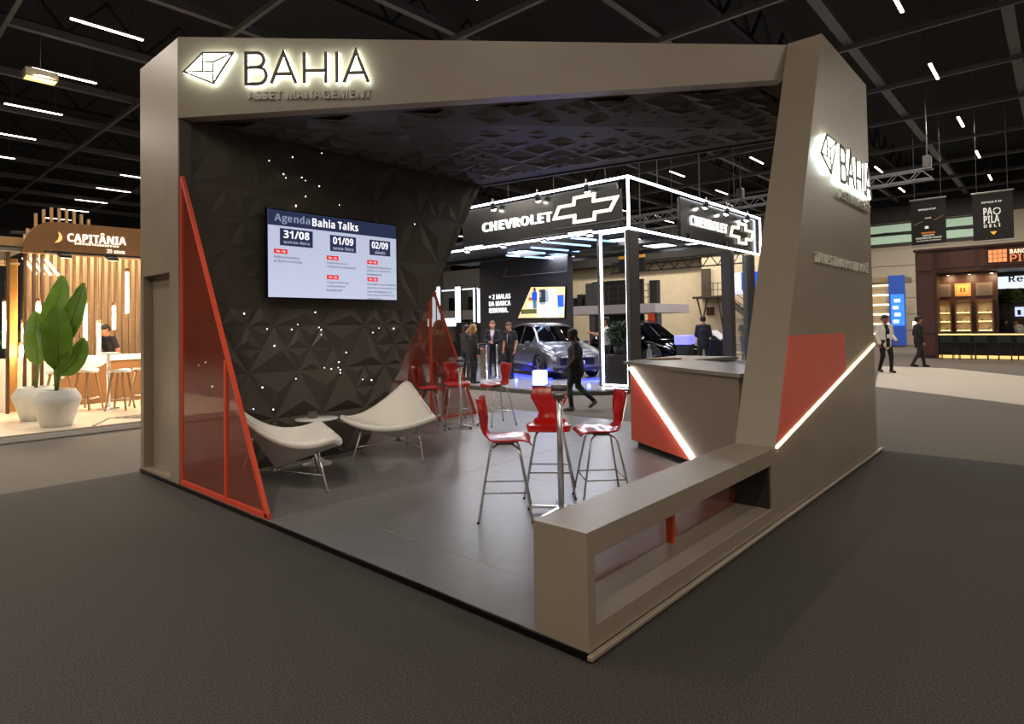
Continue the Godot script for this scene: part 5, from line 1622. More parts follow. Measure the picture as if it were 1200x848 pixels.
	for k in zs.size():
		var c := thing("bar_chair", names[k], "bar chair", Vector3(28.55, FLOOR, zs[k]), 0.0, "dark green bar chairs of the brown stand")
		put("seat", bx(Vector3(-0.2, 0.62, -0.22), Vector3(0.2, 0.70, 0.22), 0.03), green, c)
		put("backrest", bx(Vector3(-0.24, 0.66, -0.22), Vector3(-0.18, 1.0, 0.22), 0.025), green, c)
		for sx in [-1, 1]:
			for sz in [-1, 1]:
				var st := mb()
				beam(st, Vector3(sx * 0.17, 0.64, sz * 0.18), Vector3(sx * 0.2, 0, sz * 0.2), 0.03, 0.03)
				put("leg", st, M.black, c)
	# bright screens and greenery inside
	o = thing("bright_screen", "bright white screen with dark lettering high in the brown stand", "screen", Vector3(31.6, FLOOR, 0))
	put("display", bx(Vector3(0, 2.93, -0.35), Vector3(0.08, 3.45, 3.0)), glow(Color(0.90, 0.94, 1.0), 1.1), o)
	words("lettering", "Receba", 1.5, 0.3, 0.02, mat(Color(0.08, 0.10, 0.2), 0.5), o, Transform3D(gx.basis, Vector3(0, 3.2, 0.05)))
	o = thing("plant_strip", "strip of green wall plants below the white screen", "plant", Vector3(31.55, FLOOR, 0))
	var st := mb()
	for k in 500:
		var c := Vector3(rng.randf_range(-0.08, 0.05), rng.randf_range(2.35, 2.90), rng.randf_range(-0.35, 3.0))
		var a := Vector3(rng.randf_range(-1, 0.2), rng.randf_range(-1, 0.6), rng.randf_range(-1, 1)).normalized() * 0.12
		var b := a.cross(Vector3(1, 0.2, 0.3)).normalized() * 0.035
		tri(st, c - a, c + b, c + a)
		tri(st, c - a, c + a, c - b)
	var f := put("foliage", st, mat(Color(0.28, 0.36, 0.14), 0.6), o)
	f.set_meta("kind", "stuff")
	put("backing", bx(Vector3(0.06, 2.3, -0.35), Vector3(0.12, 2.92, 3.0)), mat(Color(0.10, 0.13, 0.07), 0.8), o)
	o = thing("photo_screen", "small blue-white picture screen behind the two people in the brown stand", "screen", Vector3(31.7, FLOOR, 0))
	put("display", bx(Vector3(0, 1.72, 0.22), Vector3(0.06, 2.12, 2.0)), glow(Color(0.75, 0.82, 1.0), 1.2), o)
	put("dark_patch", bx(Vector3(-0.01, 1.78, 0.3), Vector3(0.0, 2.0, 0.42)), mat(Color(0.1, 0.12, 0.25), 0.5), o)
	put("dark_patch", bx(Vector3(-0.01, 1.76, 0.55), Vector3(0.0, 2.04, 0.72)), mat(Color(0.12, 0.12, 0.22), 0.5), o)
	put("support", bx(Vector3(0.06, 0, -0.35), Vector3(0.2, 2.4, 3.0)), mat(Color(0.22, 0.16, 0.12), 0.5), o)
	for k in 3:
		o = thing("ceiling_spot", ["small white ceiling spot near the corner post of the brown stand", "small white ceiling spot above the golden emblem square", "small white ceiling spot above the last lit cabinet"][k], "spotlight", Vector3(29.9, 3.52 + FLOOR, -1.9 + k * 0.75))
		put("housing", bx(Vector3(-0.05, 0.02, -0.05), Vector3(0.05, 0.12, 0.05), 0.01), M.black, o)
		put("lens", bx(Vector3(-0.04, 0.0, -0.04), Vector3(0.04, 0.025, 0.04)), glow(Color(1, 0.95, 0.9), [2.0, 2.0, 9.0][k]), o)
		area(Vector3(0, -0.03, 0), Vector3(0.25, -1, 0), Vector2(0.08, 0.08), 1.4, Color(1.0, 0.85, 0.65), o)

# ---------------------------------------------------------------- what else hangs and stands in the hall
func hanging_banner(label: String, z0: float, z1: float, y0: float, y1: float) -> Node3D:
	var o := thing("hanging_banner", label, "banner", Vector3(26.0, 0, 0), 0.0, "dark banners hung above the brown stand")
	put("cloth", bx(Vector3(0, y0, z0), Vector3(0.015, y1, z1)), mat(Color(0.105, 0.09, 0.08), 0.6), o)
	put("top_bar", bx(Vector3(-0.03, y1 - 0.01, z0 - 0.03), Vector3(0.045, y1 + 0.05, z1 + 0.03), 0.01), mat(Color(0.55, 0.54, 0.52), 0.4), o)
	put("bottom_bar", bx(Vector3(-0.03, y0 - 0.06, z0 - 0.03), Vector3(0.045, y0 + 0.01, z1 + 0.03), 0.01), mat(Color(0.72, 0.70, 0.66), 0.4), o)
	for s in [0.12, 0.88]:
		var st := mb()
		beam(st, Vector3(0.008, y1, lerpf(z0, z1, s)), Vector3(0.008, 11.446, lerpf(z0, z1, s)), 0.012, 0.012)
		put("cord", st, M.rail, o)
	return o

func hall_extras() -> void:
	var gx := Basis(Vector3(0, 0, 1), Vector3(0, 1, 0), Vector3(-1, 0, 0))
	var wl := glow(Color(0.92, 0.90, 0.86), 0.55)
	var o := hanging_banner("dark hanging banner with golden rays and small lines of text", -2.59, -1.46, 4.5, 6.25)
	words("lettering", "ESPAÇO É XP", 0.56, 0.10, 0.004, wl, o, Transform3D(gx, Vector3(-0.001, 5.82, -2.33)), true)
	put("picture", bx(Vector3(-0.004, 5.05, -2.18), Vector3(0.0, 5.65, -1.86)), mat(Color(0.05, 0.045, 0.045), 0.6), o)
	words("lettering", "CAFÉ", 0.2, 0.07, 0.004, wl, o, Transform3D(gx, Vector3(-0.005, 5.5, -2.13)), true)
	put("cup_mark", bx(Vector3(-0.01, 5.12, -2.14), Vector3(-0.004, 5.22, -2.02), 0.003), wl, o)
	for s in [[-2.5, 5.3, -2.2, 5.42], [-1.84, 5.42, -1.54, 5.58]]:
		var st := mb()
		beam(st, Vector3(-0.004, s[1], s[0]), Vector3(-0.004, s[3], s[2]), 0.008, 0.035)
		put("golden_ray", st, mat(Color(0.55, 0.42, 0.25), 0.5), o)
	words("lettering", "EXPERIÊNCIA", 0.45, 0.07, 0.004, glow(Color(0.95, 0.55, 0.15), 0.7), o, Transform3D(gx, Vector3(-0.001, 4.93, -2.26)), true)
	words("lettering", "DEGUSTE", 0.36, 0.06, 0.004, wl, o, Transform3D(gx, Vector3(-0.001, 4.83, -2.21)), true)
	words("lettering", "APRESENTE SEU CONVITE", 0.84, 0.06, 0.004, wl, o, Transform3D(gx, Vector3(-0.001, 4.73, -2.45)), true)
	words("lettering", "NO BALCÃO DO ESPAÇO", 0.78, 0.06, 0.004, wl, o, Transform3D(gx, Vector3(-0.001, 4.63, -2.42)), true)
	o = hanging_banner("dark hanging banner reading PAPILA DELI with a small golden arrow", -0.64, 0.54, 4.47, 6.21)
	words("lettering", "ESPAÇO É XP", 0.58, 0.10, 0.004, wl, o, Transform3D(gx, Vector3(-0.001, 5.82, -0.36)), true)
	words("lettering", "PA", 0.26, 0.27, 0.004, wl, o, Transform3D(gx, Vector3(-0.001, 5.40, -0.32)), true)
	words("lettering", "PILA", 0.46, 0.27, 0.004, wl, o, Transform3D(gx, Vector3(-0.001, 5.10, -0.32)), true)
	words("lettering", "D E L I", 0.48, 0.12, 0.004, wl, o, Transform3D(gx, Vector3(-0.001, 4.94, -0.32)), true)
	var st := mb()
	stroke(st, arc(Vector2(0.075, 5.53), Vector2(0.095, 0.13), PI * 1.02, TAU * 0.99, 12), 0.035, 0.0, 0.004, Transform3D(gx, Vector3.ZERO))
	stroke(st, arc(Vector2(0.075, 5.55), Vector2(0.095, 0.08), 0.0, PI, 10), 0.03, 0.0, 0.004, Transform3D(gx, Vector3.ZERO))
	put("bowl_mark", st, wl, o)
	st = mb()
	prism(st, [Vector2(-0.14, 4.78), Vector2(0.06, 4.78), Vector2(-0.04, 4.66)], 0.0, 0.004, Transform3D(gx, Vector3.ZERO))
	put("arrow_mark", st, glow(Color(0.98, 0.70, 0.18), 0.8), o)
	# long lattice truss across the hall with its hoist
	o = thing("lattice_truss", "long silver lattice truss hung across the hall beyond the tower", "truss")
	var a := Vector3(23.3, 6.5, -18.0)
	var b := Vector3(22.25, 6.5, -1.35)
	var al := mat(Color(0.55, 0.55, 0.55), 0.35, 0.7)
	for dx in [-0.17, 0.17]:
		for dy in [-0.17, 0.17]:
			st = mb()
			beam(st, a + Vector3(dx, dy, 0), b + Vector3(dx, dy, 0), 0.05, 0.05)
			put("chord", st, al, o)
	for k in 48:
		var p := a.lerp(b, k / 48.0)
		var q := a.lerp(b, (k + 1) / 48.0)
		var s := 0.17 if k % 2 else -0.17
		for dx in [-0.17, 0.17]:
			st = mb()
			beam(st, p + Vector3(dx, s, 0), q + Vector3(dx, -s, 0), 0.022, 0.022)
			put("lacing", st, al, o)
	for z in [-1.5, -8.0, -16.0]:
		var p := a.lerp(b, (z + 18.0) / 16.65)
		put("hoist", bx(p + Vector3(-0.15, 0.2, -0.12), p + Vector3(0.15, 0.62, 0.12), 0.03), mat(Color(0.32, 0.31, 0.30), 0.5), o)
		st = mb()
		beam(st, p + Vector3(0, 0.6, 0), p + Vector3(0, 4.945, 0), 0.03, 0.03)
		put("chain", st, mat(Color(0.35, 0.35, 0.35), 0.4, 0.5), o)
	# tall blue pylon with a round, ring-lit drum
	o = thing("blue_pylon", "tall blue advertising panel joined to a beige drum ringed with light lines", "advertising pylon", Vector3(42.2, FLOOR, -6.6))
	st = mb(true)
	lathe(st, [Vector2(0, 0), Vector2(1.0, 0), Vector2(1.0, 3.95), Vector2(0, 3.95)], 32)
	put("drum", st, mat(Color(0.80, 0.70, 0.54), 0.6), o)
	for k in 6:
		st = mb(true)
		lathe(st, [Vector2(1.0, 0.75 + k * 0.6), Vector2(1.06, 0.75 + k * 0.6), Vector2(1.06, 0.84 + k * 0.6), Vector2(1.0, 0.84 + k * 0.6)], 32)
		put("light_ring", st, glow(Color(1.0, 0.97, 0.9), 1.6), o)
	put("top_board", bx(Vector3(-1.25, 3.95, -1.25), Vector3(1.1, 4.3, 1.3), 0.02), mat(Color(0.62, 0.54, 0.42), 0.6), o)
	put("blue_panel", bx(Vector3(-1.35, 0.1, 0.45), Vector3(-1.2, 4.35, 1.3), 0.02), glow(Color(0.14, 0.28, 0.60), 0.5), o)
	put("lit_panel", bx(Vector3(-1.37, 1.3, 0.55), Vector3(-1.35, 3.2, 1.25)), glow(Color(0.22, 0.50, 0.98), 0.9), o)
	for k in 4: put("white_mark", bx(Vector3(-1.39, 1.45 + k * 0.42, 0.65 + 0.08 * (k % 2)), Vector3(-1.37, 1.65 + k * 0.42, 0.95 + 0.1 * (k % 2)), 0.004), glow(Color(0.9, 0.95, 1.0), 1.0), o)
	o = thing("white_counter_far", "small bright white counter far behind the walking man in black", "counter", Vector3(40.5, FLOOR, -4.2))
	put("body", bx(Vector3(-0.3, 0, -0.6), Vector3(0.3, 1.0, 0.7), 0.02), M.black, o)
	put("lit_band", bx(Vector3(-0.34, 1.0, -0.65), Vector3(0.34, 1.55, 0.75), 0.02), glow(Color(1, 1, 0.97), 1.2), o)
	# mezzanine with railing behind the car stand
	o = thing("mezzanine", "white-edged mezzanine deck with dark railing behind the car stand", "mezzanine", Vector3(27, FLOOR, 0))
	put("deck", bx(Vector3(0, 2.25, -20.9), Vector3(4.0, 2.75, -14.4), 0.01), mat(Color(0.78, 0.75, 0.78), 0.5), o)
	put("back_wall", bx(Vector3(3.6, 0, -20.9), Vector3(3.8, 4.4, -17.2)), mat(Color(0.16, 0.15, 0.16), 0.6), o)
	for z in [-20.6, -18.6, -14.6]: put("column", bx(Vector3(0.2, 0, z - 0.2), Vector3(0.7, 2.25, z + 0.2), 0.01), mat(Color(0.30, 0.30, 0.33), 0.5), o)
	put("column_casing", bx(Vector3(0.1, 2.75, -18.95), Vector3(0.9, 4.05, -18.15), 0.01), mat(Color(0.30, 0.30, 0.33), 0.5), o)
	put("end_panel", bx(Vector3(0.2, 2.75, -14.85), Vector3(0.6, 4.0, -14.4), 0.01), mat(Color(0.16, 0.16, 0.17), 0.5), o)
	put("orange_sign", bx(Vector3(-0.03, 1.75, -14.85), Vector3(0.03, 2.2, -14.45), 0.01), mat(Color(0.85, 0.25, 0.08), 0.5), o)
	for k in 3:
		st = mb()
		beam(st, Vector3(0.1, 3.1 + k * 0.35, -18.1), Vector3(0.1, 3.1 + k * 0.35, -14.8), 0.035, 0.035)
		put("rail", st, mat(Color(0.28, 0.24, 0.20), 0.5), o)
	for k in 6:
		st = mb()
		beam(st, Vector3(0.1, 2.75, -18.0 + k * 0.63), Vector3(0.1, 3.85, -18.0 + k * 0.63), 0.035, 0.035)
		put("baluster", st, mat(Color(0.28, 0.24, 0.20), 0.5), o)
	for k in 3: put("seat_block", bx(Vector3(0.9, 2.75, -20.7 + k * 0.55), Vector3(1.5, 3.3 + 0.2 * (k % 2), -20.3 + k * 0.55), 0.03), mat(Color(0.14, 0.13, 0.13), 0.6), o)
	o = thing("exit_sign", "dark hanging sign with a golden band and arrow seen through the glazed column", "sign", Vector3(25.0, 0, -14.6))
	put("board", bx(Vector3(0, 4.3, -0.75), Vector3(0.1, 4.95, 0.75), 0.01), M.black, o)
	put("golden_band", bx(Vector3(-0.02, 4.98, -0.75), Vector3(0.1, 5.28, 0.75), 0.01), glow(Color(0.85, 0.58, 0.16), 0.6), o)
	st = mb()
	prism(st, [Vector2(-0.12, 4.72), Vector2(0.12, 4.72), Vector2(0.0, 4.55)], 0.0, 0.012, Transform3D(gx, Vector3(0, 0, 0)))
	put("arrow_mark", st, glow(Color(0.98, 0.70, 0.18), 0.8), o)
	for s in [-0.5, 0.5]:
		st = mb()
		beam(st, Vector3(0.05, 5.25, s), Vector3(0.05, 11.446, s), 0.02, 0.02)
		put("cord", st, M.rail, o)
	# steel stairs to a landing on the far wall
	o = thing("steel_stairs", "dark steel stairs and railed landing on the far beige wall", "stairs", Vector3(42.3, FLOOR, 0))
	var dk := mat(Color(0.20, 0.17, 0.15), 0.6)
	put("landing", bx(Vector3(-0.6, 3.5, -19.3), Vector3(1.0, 3.66, -17.0), 0.01), dk, o)
	put("landing_door", bx(Vector3(0.8, 3.66, -19.2), Vector3(1.0, 5.85, -18.5)), mat(Color(0.26, 0.22, 0.19), 0.6), o)
	for k in 14: put("tread", bx(Vector3(-0.5, 3.42 - k * 0.24, -17.0 + k * 0.30), Vector3(0.5, 3.46 - k * 0.24, -16.66 + k * 0.30)), dk, o)
	for x in [-0.55, 0.5]:
		st = mb()
		beam(st, Vector3(x, 3.5, -17.0), Vector3(x, 0.1, -12.8), 0.06, 0.22)
		put("stringer", st, dk, o)
	for y in [0.5, 1.0]:
		st = mb()
		beam(st, Vector3(-0.55, 3.6 + y, -18.3), Vector3(-0.55, 3.6 + y, -17.0), 0.05, 0.05)
		beam(st, Vector3(-0.55, 3.6 + y, -17.0), Vector3(-0.55, 0.2 + y, -12.8), 0.05, 0.05)
		put("hand_rail", st, dk, o)
	for k in 5:
		st = mb()
		beam(st, Vector3(-0.55, 3.6, -18.3 + k * 0.33), Vector3(-0.55, 4.6, -18.3 + k * 0.33), 0.04, 0.04)
		put("baluster", st, dk, o)
	for p in [[-19.0, -18.2], [-18.2, -19.0], [-17.4, -16.8]]:
		st = mb()
		beam(st, Vector3(-0.4, 3.5, p[0]), Vector3(-0.4, 0.0, p[1]), 0.09, 0.09)
		put("post", st, dk, o)
	o = thing("wall_plate", "small dark square sign on the far beige wall by the steel stairs", "sign", Vector3(43.2, 2.2, -18.6))
	put("plate", bx(Vector3(0, 0, -0.3), Vector3(0.1, 0.6, 0.3), 0.01), mat(Color(0.30, 0.12, 0.08), 0.5), o)
	# open roof frame in front of the far wall
	o = thing("roof_frame", "thin black roof frame of zigzag bars above the black SUV", "truss", Vector3(30, 0, 0))
	for y in [4.75, 5.35]:
		st = mb()
		beam(st, Vector3(0, y, -19.0), Vector3(0, y, -10.5), 0.07, 0.07)
		put("chord", st, M.black, o)
	for k in 10:
		st = mb()
		beam(st, Vector3(0, 4.75, -19.0 + k * 0.85), Vector3(0, 5.35, -18.58 + k * 0.85), 0.045, 0.045)
		beam(st, Vector3(0, 5.35, -18.58 + k * 0.85), Vector3(0, 4.75, -18.15 + k * 0.85), 0.045, 0.045)
		put("zigzag", st, M.black, o)
	for z in [-18.0, -11.5]:
		st = mb()
		beam(st, Vector3(0, 5.3, z), Vector3(0, 11.446, z), 0.03, 0.03)
		put("cord", st, M.rail, o)
	# white and blue light box near the tower
	o = thing("light_box", "white and blue overhead light box seen behind the glazed end column", "sign", Vector3(30, 0, 0))
	put("white_face", bx(Vector3(0, 3.3, -11.75), Vector3(0.2, 4.25, -10.95), 0.01), glow(Color(0.92, 0.95, 1.0), 1.2), o)
	put("blue_face", bx(Vector3(0, 3.3, -10.94), Vector3(0.2, 4.25, -9.7), 0.01), glow(Color(0.06, 0.30, 0.80), 1.0), o)
	put("base_light", bx(Vector3(-0.1, 3.1, -11.75), Vector3(0.3, 3.28, -9.7), 0.01), glow(Color(0.70, 0.72, 1.0), 1.4), o)
	for z in [-11.6, -9.85]:
		put("leg", bx(Vector3(0.05, FLOOR, z - 0.1), Vector3(0.2, 3.1, z + 0.1), 0.01), mat(Color(0.5, 0.5, 0.62), 0.5), o)
	# glowing upright panels at the far left of the car stand
	var zz := [[-24.30, -24.05, 1.85, 3.33], [-23.92, -23.66, 1.85, 3.88], [-22.45, -22.05, 1.9, 3.80], [-21.08, -20.95, 1.9, 3.68], [-20.78, -20.52, 1.86, 3.62]]
	var pn := ["glowing white upright panel nearest the relief wall", "glowing white upright panel, second from the relief wall", "widest glowing white upright panel above the group of staff", "narrow glowing white upright panel beside the dark display wall's edge", "glowing white upright panel touching the dark display wall"]
	for k in 5:
		o = thing("light_pylon", pn[k], "light panel", Vector3(20, FLOOR, 0), 0.0, "glowing upright panels")
		var z: Array = zz[k]
		put("post", bx(Vector3(0.06, 0, z[0]), Vector3(0.16, z[3] + 0.1, z[1]), 0.01), M.black, o)
		put("lit_face", bx(Vector3(0, z[2], z[0] + 0.01), Vector3(0.06, z[3], z[1] - 0.01), 0.01), glow(Color(0.88, 0.95, 1.0), 1.8), o)
	o = thing("white_screen", "wide bright white screen low behind the visitors at the rear glass screen", "screen", Vector3(20.5, FLOOR, 0))
	put("display", bx(Vector3(0, 1.7, -25.3), Vector3(0.06, 2.15, -22.8), 0.01), glow(Color(0.90, 0.97, 1.0), 1.3), o)
	put("counter", bx(Vector3(0, 0, -25.3), Vector3(0.5, 0.9, -22.2), 0.01), mat(Color(0.18, 0.12, 0.10), 0.5), o)
	for z in [-24.9, -24.1, -22.3]: put("yellow_post", bx(Vector3(-0.05, 0, z - 0.12), Vector3(0.05, 1.7, z + 0.12), 0.01), mat(Color(0.85, 0.62, 0.18), 0.5), o)
	put("dark_beam", bx(Vector3(0.1, 1.55, -22.8), Vector3(0.5, 1.9, -20.5), 0.01), M.black, o)
	o = thing("grey_gallery", "grey gallery with a dark window band far behind the glowing panels", "gallery", Vector3(27, FLOOR, 0))
	put("parapet", bx(Vector3(0, 2.15, -33.5), Vector3(0.4, 2.8, -25.5), 0.01), mat(Color(0.52, 0.48, 0.45), 0.6), o)
	put("wall", bx(Vector3(3.0, 0, -34.5), Vector3(3.3, 6.0, -25.5)), mat(Color(0.46, 0.45, 0.43), 0.6), o)
	put("window_band", bx(Vector3(2.9, 2.9, -33.8), Vector3(3.0, 3.9, -26.0)), mat(Color(0.10, 0.12, 0.12), 0.2), o)
	put("light_line", bx(Vector3(0, 4.2, -33.5), Vector3(0.1, 4.3, -25.5)), glow(Color(0.9, 0.95, 1.0), 0.9), o)
	put("deck", bx(Vector3(0.4, 2.15, -33.5), Vector3(3.0, 2.35, -25.5)), mat(Color(0.3, 0.3, 0.3), 0.6), o)
	for z in [-33.0, -29.5, -26.0]: put("column", bx(Vector3(0.4, 0, z - 0.15), Vector3(0.7, 4.3, z + 0.15)), mat(Color(0.2, 0.2, 0.2), 0.6), o)
	# lights over the far wall, hidden behind the stand's canopy in the photograph
	for p in [[40.0, -16.0], [40.0, -22.0], [40.0, -28.0]]:
		o = thing("wash_light", "linear wash light hung before the far beige wall", "ceiling light", Vector3(p[0], 8.6, p[1]), 0.0, "wash lights before the far wall")
		panel_lamp(o, Vector3.ZERO, Vector3(0.55, -1, 0), Vector2(2.0, 0.3), 30.0, Color(1.0, 0.94, 0.85))
		st = mb()
		beam(st, Vector3(0, 0.05, 0), Vector3(0, 2.85, 0), 0.03, 0.03)
		put("hanger", st, M.rail, o)

# ---------------------------------------------------------------- people: one skin meshed from a field of tapered capsules
func net(prims: Array, cell: float, k: float) -> Dictionary:
	# prims: [a, b, radius at a, radius at b, region]; surface nets over the smooth union
	var lo := Vector3.INF
	var hi := -Vector3.INF
	for p in prims:
		var r := maxf(p[2], p[3]) + cell * 3.0
		lo = lo.min((p[0] as Vector3).min(p[1]) - Vector3.ONE * r)
		hi = hi.max((p[0] as Vector3).max(p[1]) + Vector3.ONE * r)
	var n := Vector3i(((hi - lo) / cell).ceil()) + Vector3i.ONE
	var total := n.x * n.y * n.z
	var f := PackedFloat32Array()
	f.resize(total)
	f.fill(1.0)
	var near := PackedFloat32Array()
	near.resize(total)
	near.fill(1.0)
	var reg := PackedByteArray()
	reg.resize(total)
	for p in prims:
		var a: Vector3 = p[0]
		var ab: Vector3 = (p[1] as Vector3) - a
		var ra: float = p[2]
		var dr: float = p[3] - ra
		var inv := 1.0 / maxf(ab.length_squared(), 1e-9)
		var r := maxf(ra, p[3]) + k + cell * 1.5
		var i0 := Vector3i(((a.min(p[1]) - Vector3.ONE * r - lo) / cell).floor()).max(Vector3i.ZERO)
		var i1 := Vector3i(((a.max(p[1]) + Vector3.ONE * r - lo) / cell).ceil()).min(n - Vector3i.ONE)
		for z in range(i0.z, i1.z + 1):
			for y in range(i0.y, i1.y + 1):
				var row := (z * n.y + y) * n.x
				for x in range(i0.x, i1.x + 1):
					var q := lo + Vector3(x, y, z) * cell - a
					var t := clampf(q.dot(ab) * inv, 0.0, 1.0)
					var d := (q - ab * t).length() - ra - dr * t
					var id := row + x
					if d < near[id]:
						near[id] = d
						reg[id] = p[4]
					var e := f[id]
					var h := clampf(0.5 + 0.5 * (e - d) / k, 0.0, 1.0)
					f[id] = lerpf(e, d, h) - k * h * (1.0 - h)
	var v := PackedVector3Array()
	var vr := PackedByteArray()
	var q := PackedInt32Array()
	var index := {}
	var step := [1, n.x, n.x * n.y]
	var corner := []
	for c in 8: corner.append([(c & 1) * step[0] + (c >> 1 & 1) * step[1] + (c >> 2 & 1) * step[2], Vector3(c & 1, c >> 1 & 1, c >> 2 & 1)])
	var edges := [[0, 1], [2, 3], [4, 5], [6, 7], [0, 2], [1, 3], [4, 6], [5, 7], [0, 4], [1, 5], [2, 6], [3, 7]]
	for z in n.z - 1:
		for y in n.y - 1:
			var row := (z * n.y + y) * n.x
			for x in n.x - 1:
				var id := row + x
				if absf(f[id]) > cell * 2.0: continue
				var inside := 0
				for c in 8:
					if f[id + corner[c][0]] < 0.0: inside += 1
				if inside == 0 or inside == 8: continue
				var sum := Vector3.ZERO
				var cnt := 0
				for e in edges:
					var f0 := f[id + corner[e[0]][0]]
					var f1 := f[id + corner[e[1]][0]]
					if (f0 < 0.0) != (f1 < 0.0):
						sum += (corner[e[0]][1] as Vector3).lerp(corner[e[1]][1], f0 / (f0 - f1))
						cnt += 1
				index[id] = v.size()
				v.append(lo + (Vector3(x, y, z) + sum / cnt) * cell)
				vr.append(reg[id])
	for id in index:
		var s0 := f[id] < 0.0
		for ax in 3:
			var s1: bool = f[id + step[ax]] < 0.0
			if s0 == s1: continue
			var u: int = step[(ax + 1) % 3]
			var w: int = step[(ax + 2) % 3]
			if not (index.has(id - u) and index.has(id - w) and index.has(id - u - w)): continue
			if s0: q.append_array([index[id], index[id - u], index[id - u - w], index[id - w]])
			else: q.append_array([index[id], index[id - w], index[id - u - w], index[id - u]])
	return {"v": v, "r": vr, "q": q}

func emit(st: SurfaceTool, d: Dictionary, colors: Array, xf := Transform3D(), only := -1, off := 0.0) -> void:
	var nrm := []
	if off > 0.0:
		nrm.resize(d.v.size())
		nrm.fill(Vector3.ZERO)
		for i in range(0, d.q.size(), 4):
			var m: Vector3 = (d.v[d.q[i + 2]] - d.v[d.q[i]]).cross(d.v[d.q[i + 3]] - d.v[d.q[i + 1]])
			for e in 4: nrm[d.q[i + e]] += m
	for i in range(0, d.q.size(), 4):
		if only >= 0:
			var hit := 0
			for e in 4: hit += 1 if d.r[d.q[i + e]] == only else 0
			if hit < 2: continue
		var p := []
		for e in 4:
			var at: Vector3 = d.v[d.q[i + e]]
			if off > 0.0: at += (nrm[d.q[i + e]] as Vector3).normalized() * off
			p.append(xf * at)
		for t in [[0, 2, 1], [0, 3, 2]]:
			for e in t:
				if colors.size(): st.set_color(colors[d.r[d.q[i + e]]])
				st.add_vertex(p[e])

var head_net := {}
var hair_nets := {}

func head_shapes() -> void:
	var V := func(x, y, z): return Vector3(x, y, z)
	head_net = net([
		[V.call(0, 0.035, -0.028), V.call(0, 0.035, 0.018), 0.083, 0.076, 0], [V.call(0, -0.01, 0.035), V.call(0, -0.075, 0.052), 0.062, 0.040, 0],
		[V.call(-0.035, -0.03, 0.03), V.call(0.035, -0.03, 0.03), 0.045, 0.045, 0], [V.call(0, 0.015, 0.092), V.call(0, -0.022, 0.110), 0.010, 0.015, 0],
		[V.call(-0.030, 0.028, 0.080), V.call(0.030, 0.028, 0.080), 0.016, 0.016, 0], [V.call(-0.02, -0.058, 0.086), V.call(0.02, -0.058, 0.086), 0.011, 0.011, 4],
		[V.call(-0.079, -0.005, 0.0), V.call(-0.084, 0.022, -0.008), 0.011, 0.014, 0], [V.call(0.079, -0.005, 0.0), V.call(0.084, 0.022, -0.008), 0.011, 0.014, 0],
		[V.call(0, -0.07, -0.005), V.call(0, -0.15, -0.02), 0.050, 0.054, 0]], 0.0095, 0.018)
	hair_nets.short = net([[V.call(0, 0.050, -0.035), V.call(0, 0.058, 0.018), 0.088, 0.080, 0], [V.call(-0.035, 0.0, -0.055), V.call(0.035, 0.0, -0.055), 0.055, 0.055, 0], [V.call(-0.068, 0.03, -0.02), V.call(-0.06, 0.07, 0.02), 0.022, 0.03, 0], [V.call(0.068, 0.03, -0.02), V.call(0.06, 0.07, 0.02), 0.022, 0.03, 0]], 0.012, 0.02)
	hair_nets.long = net([[V.call(0, 0.050, -0.035), V.call(0, 0.058, 0.016), 0.092, 0.084, 0], [V.call(0, 0.0, -0.06), V.call(0, -0.24, -0.075), 0.078, 0.045, 0], [V.call(-0.075, 0.03, -0.01), V.call(-0.075, -0.19, -0.02), 0.035, 0.025, 0], [V.call(0.075, 0.03, -0.01), V.call(0.075, -0.19, -0.02), 0.035, 0.025, 0]], 0.013, 0.025)
	hair_nets.bun = net([[V.call(0, 0.050, -0.035), V.call(0, 0.056, 0.014), 0.088, 0.080, 0], [V.call(0, -0.005, -0.06), V.call(0, -0.03, -0.07), 0.06, 0.045, 0], [V.call(0, -0.05, -0.10), V.call(0, -0.16, -0.10), 0.032, 0.022, 0]], 0.012, 0.02)

func add_hand(st: SurfaceTool, wrist: Vector3, dir: Vector3, inward: Vector3, skin: Color) -> void:
	# palm, four unequal curled fingers, a thumb from the palm's side
	st.set_color(skin)
	var d := dir.normalized()
	var x := (inward - d * inward.dot(d)).normalized()     # towards the palm's face
	var y := d.cross(x).normalized()
	tube(st, [wrist - d * 0.015, wrist + d * 0.03, wrist + d * 0.075, wrist + d * 0.092], [0.024, 0.033, 0.036, 0.028], 8, 0.55)
	var len := [0.062, 0.074, 0.070, 0.054]
	for k in 4:
		var b := wrist + d * 0.083 + y * (k - 1.5) * 0.0185
		var l: float = len[k]
		tube(st, [b, b + d * l * 0.45 + x * 0.008, b + d * l * 0.75 + x * 0.026, b + d * l * 0.85 + x * 0.046], [0.0092, 0.0088, 0.008, 0.006], 6)
	var t := wrist + d * 0.03 - y * 0.028
	tube(st, [t, t + d * 0.028 - y * 0.016 + x * 0.014, t + d * 0.055 - y * 0.014 + x * 0.026], [0.0115, 0.0105, 0.008], 6)

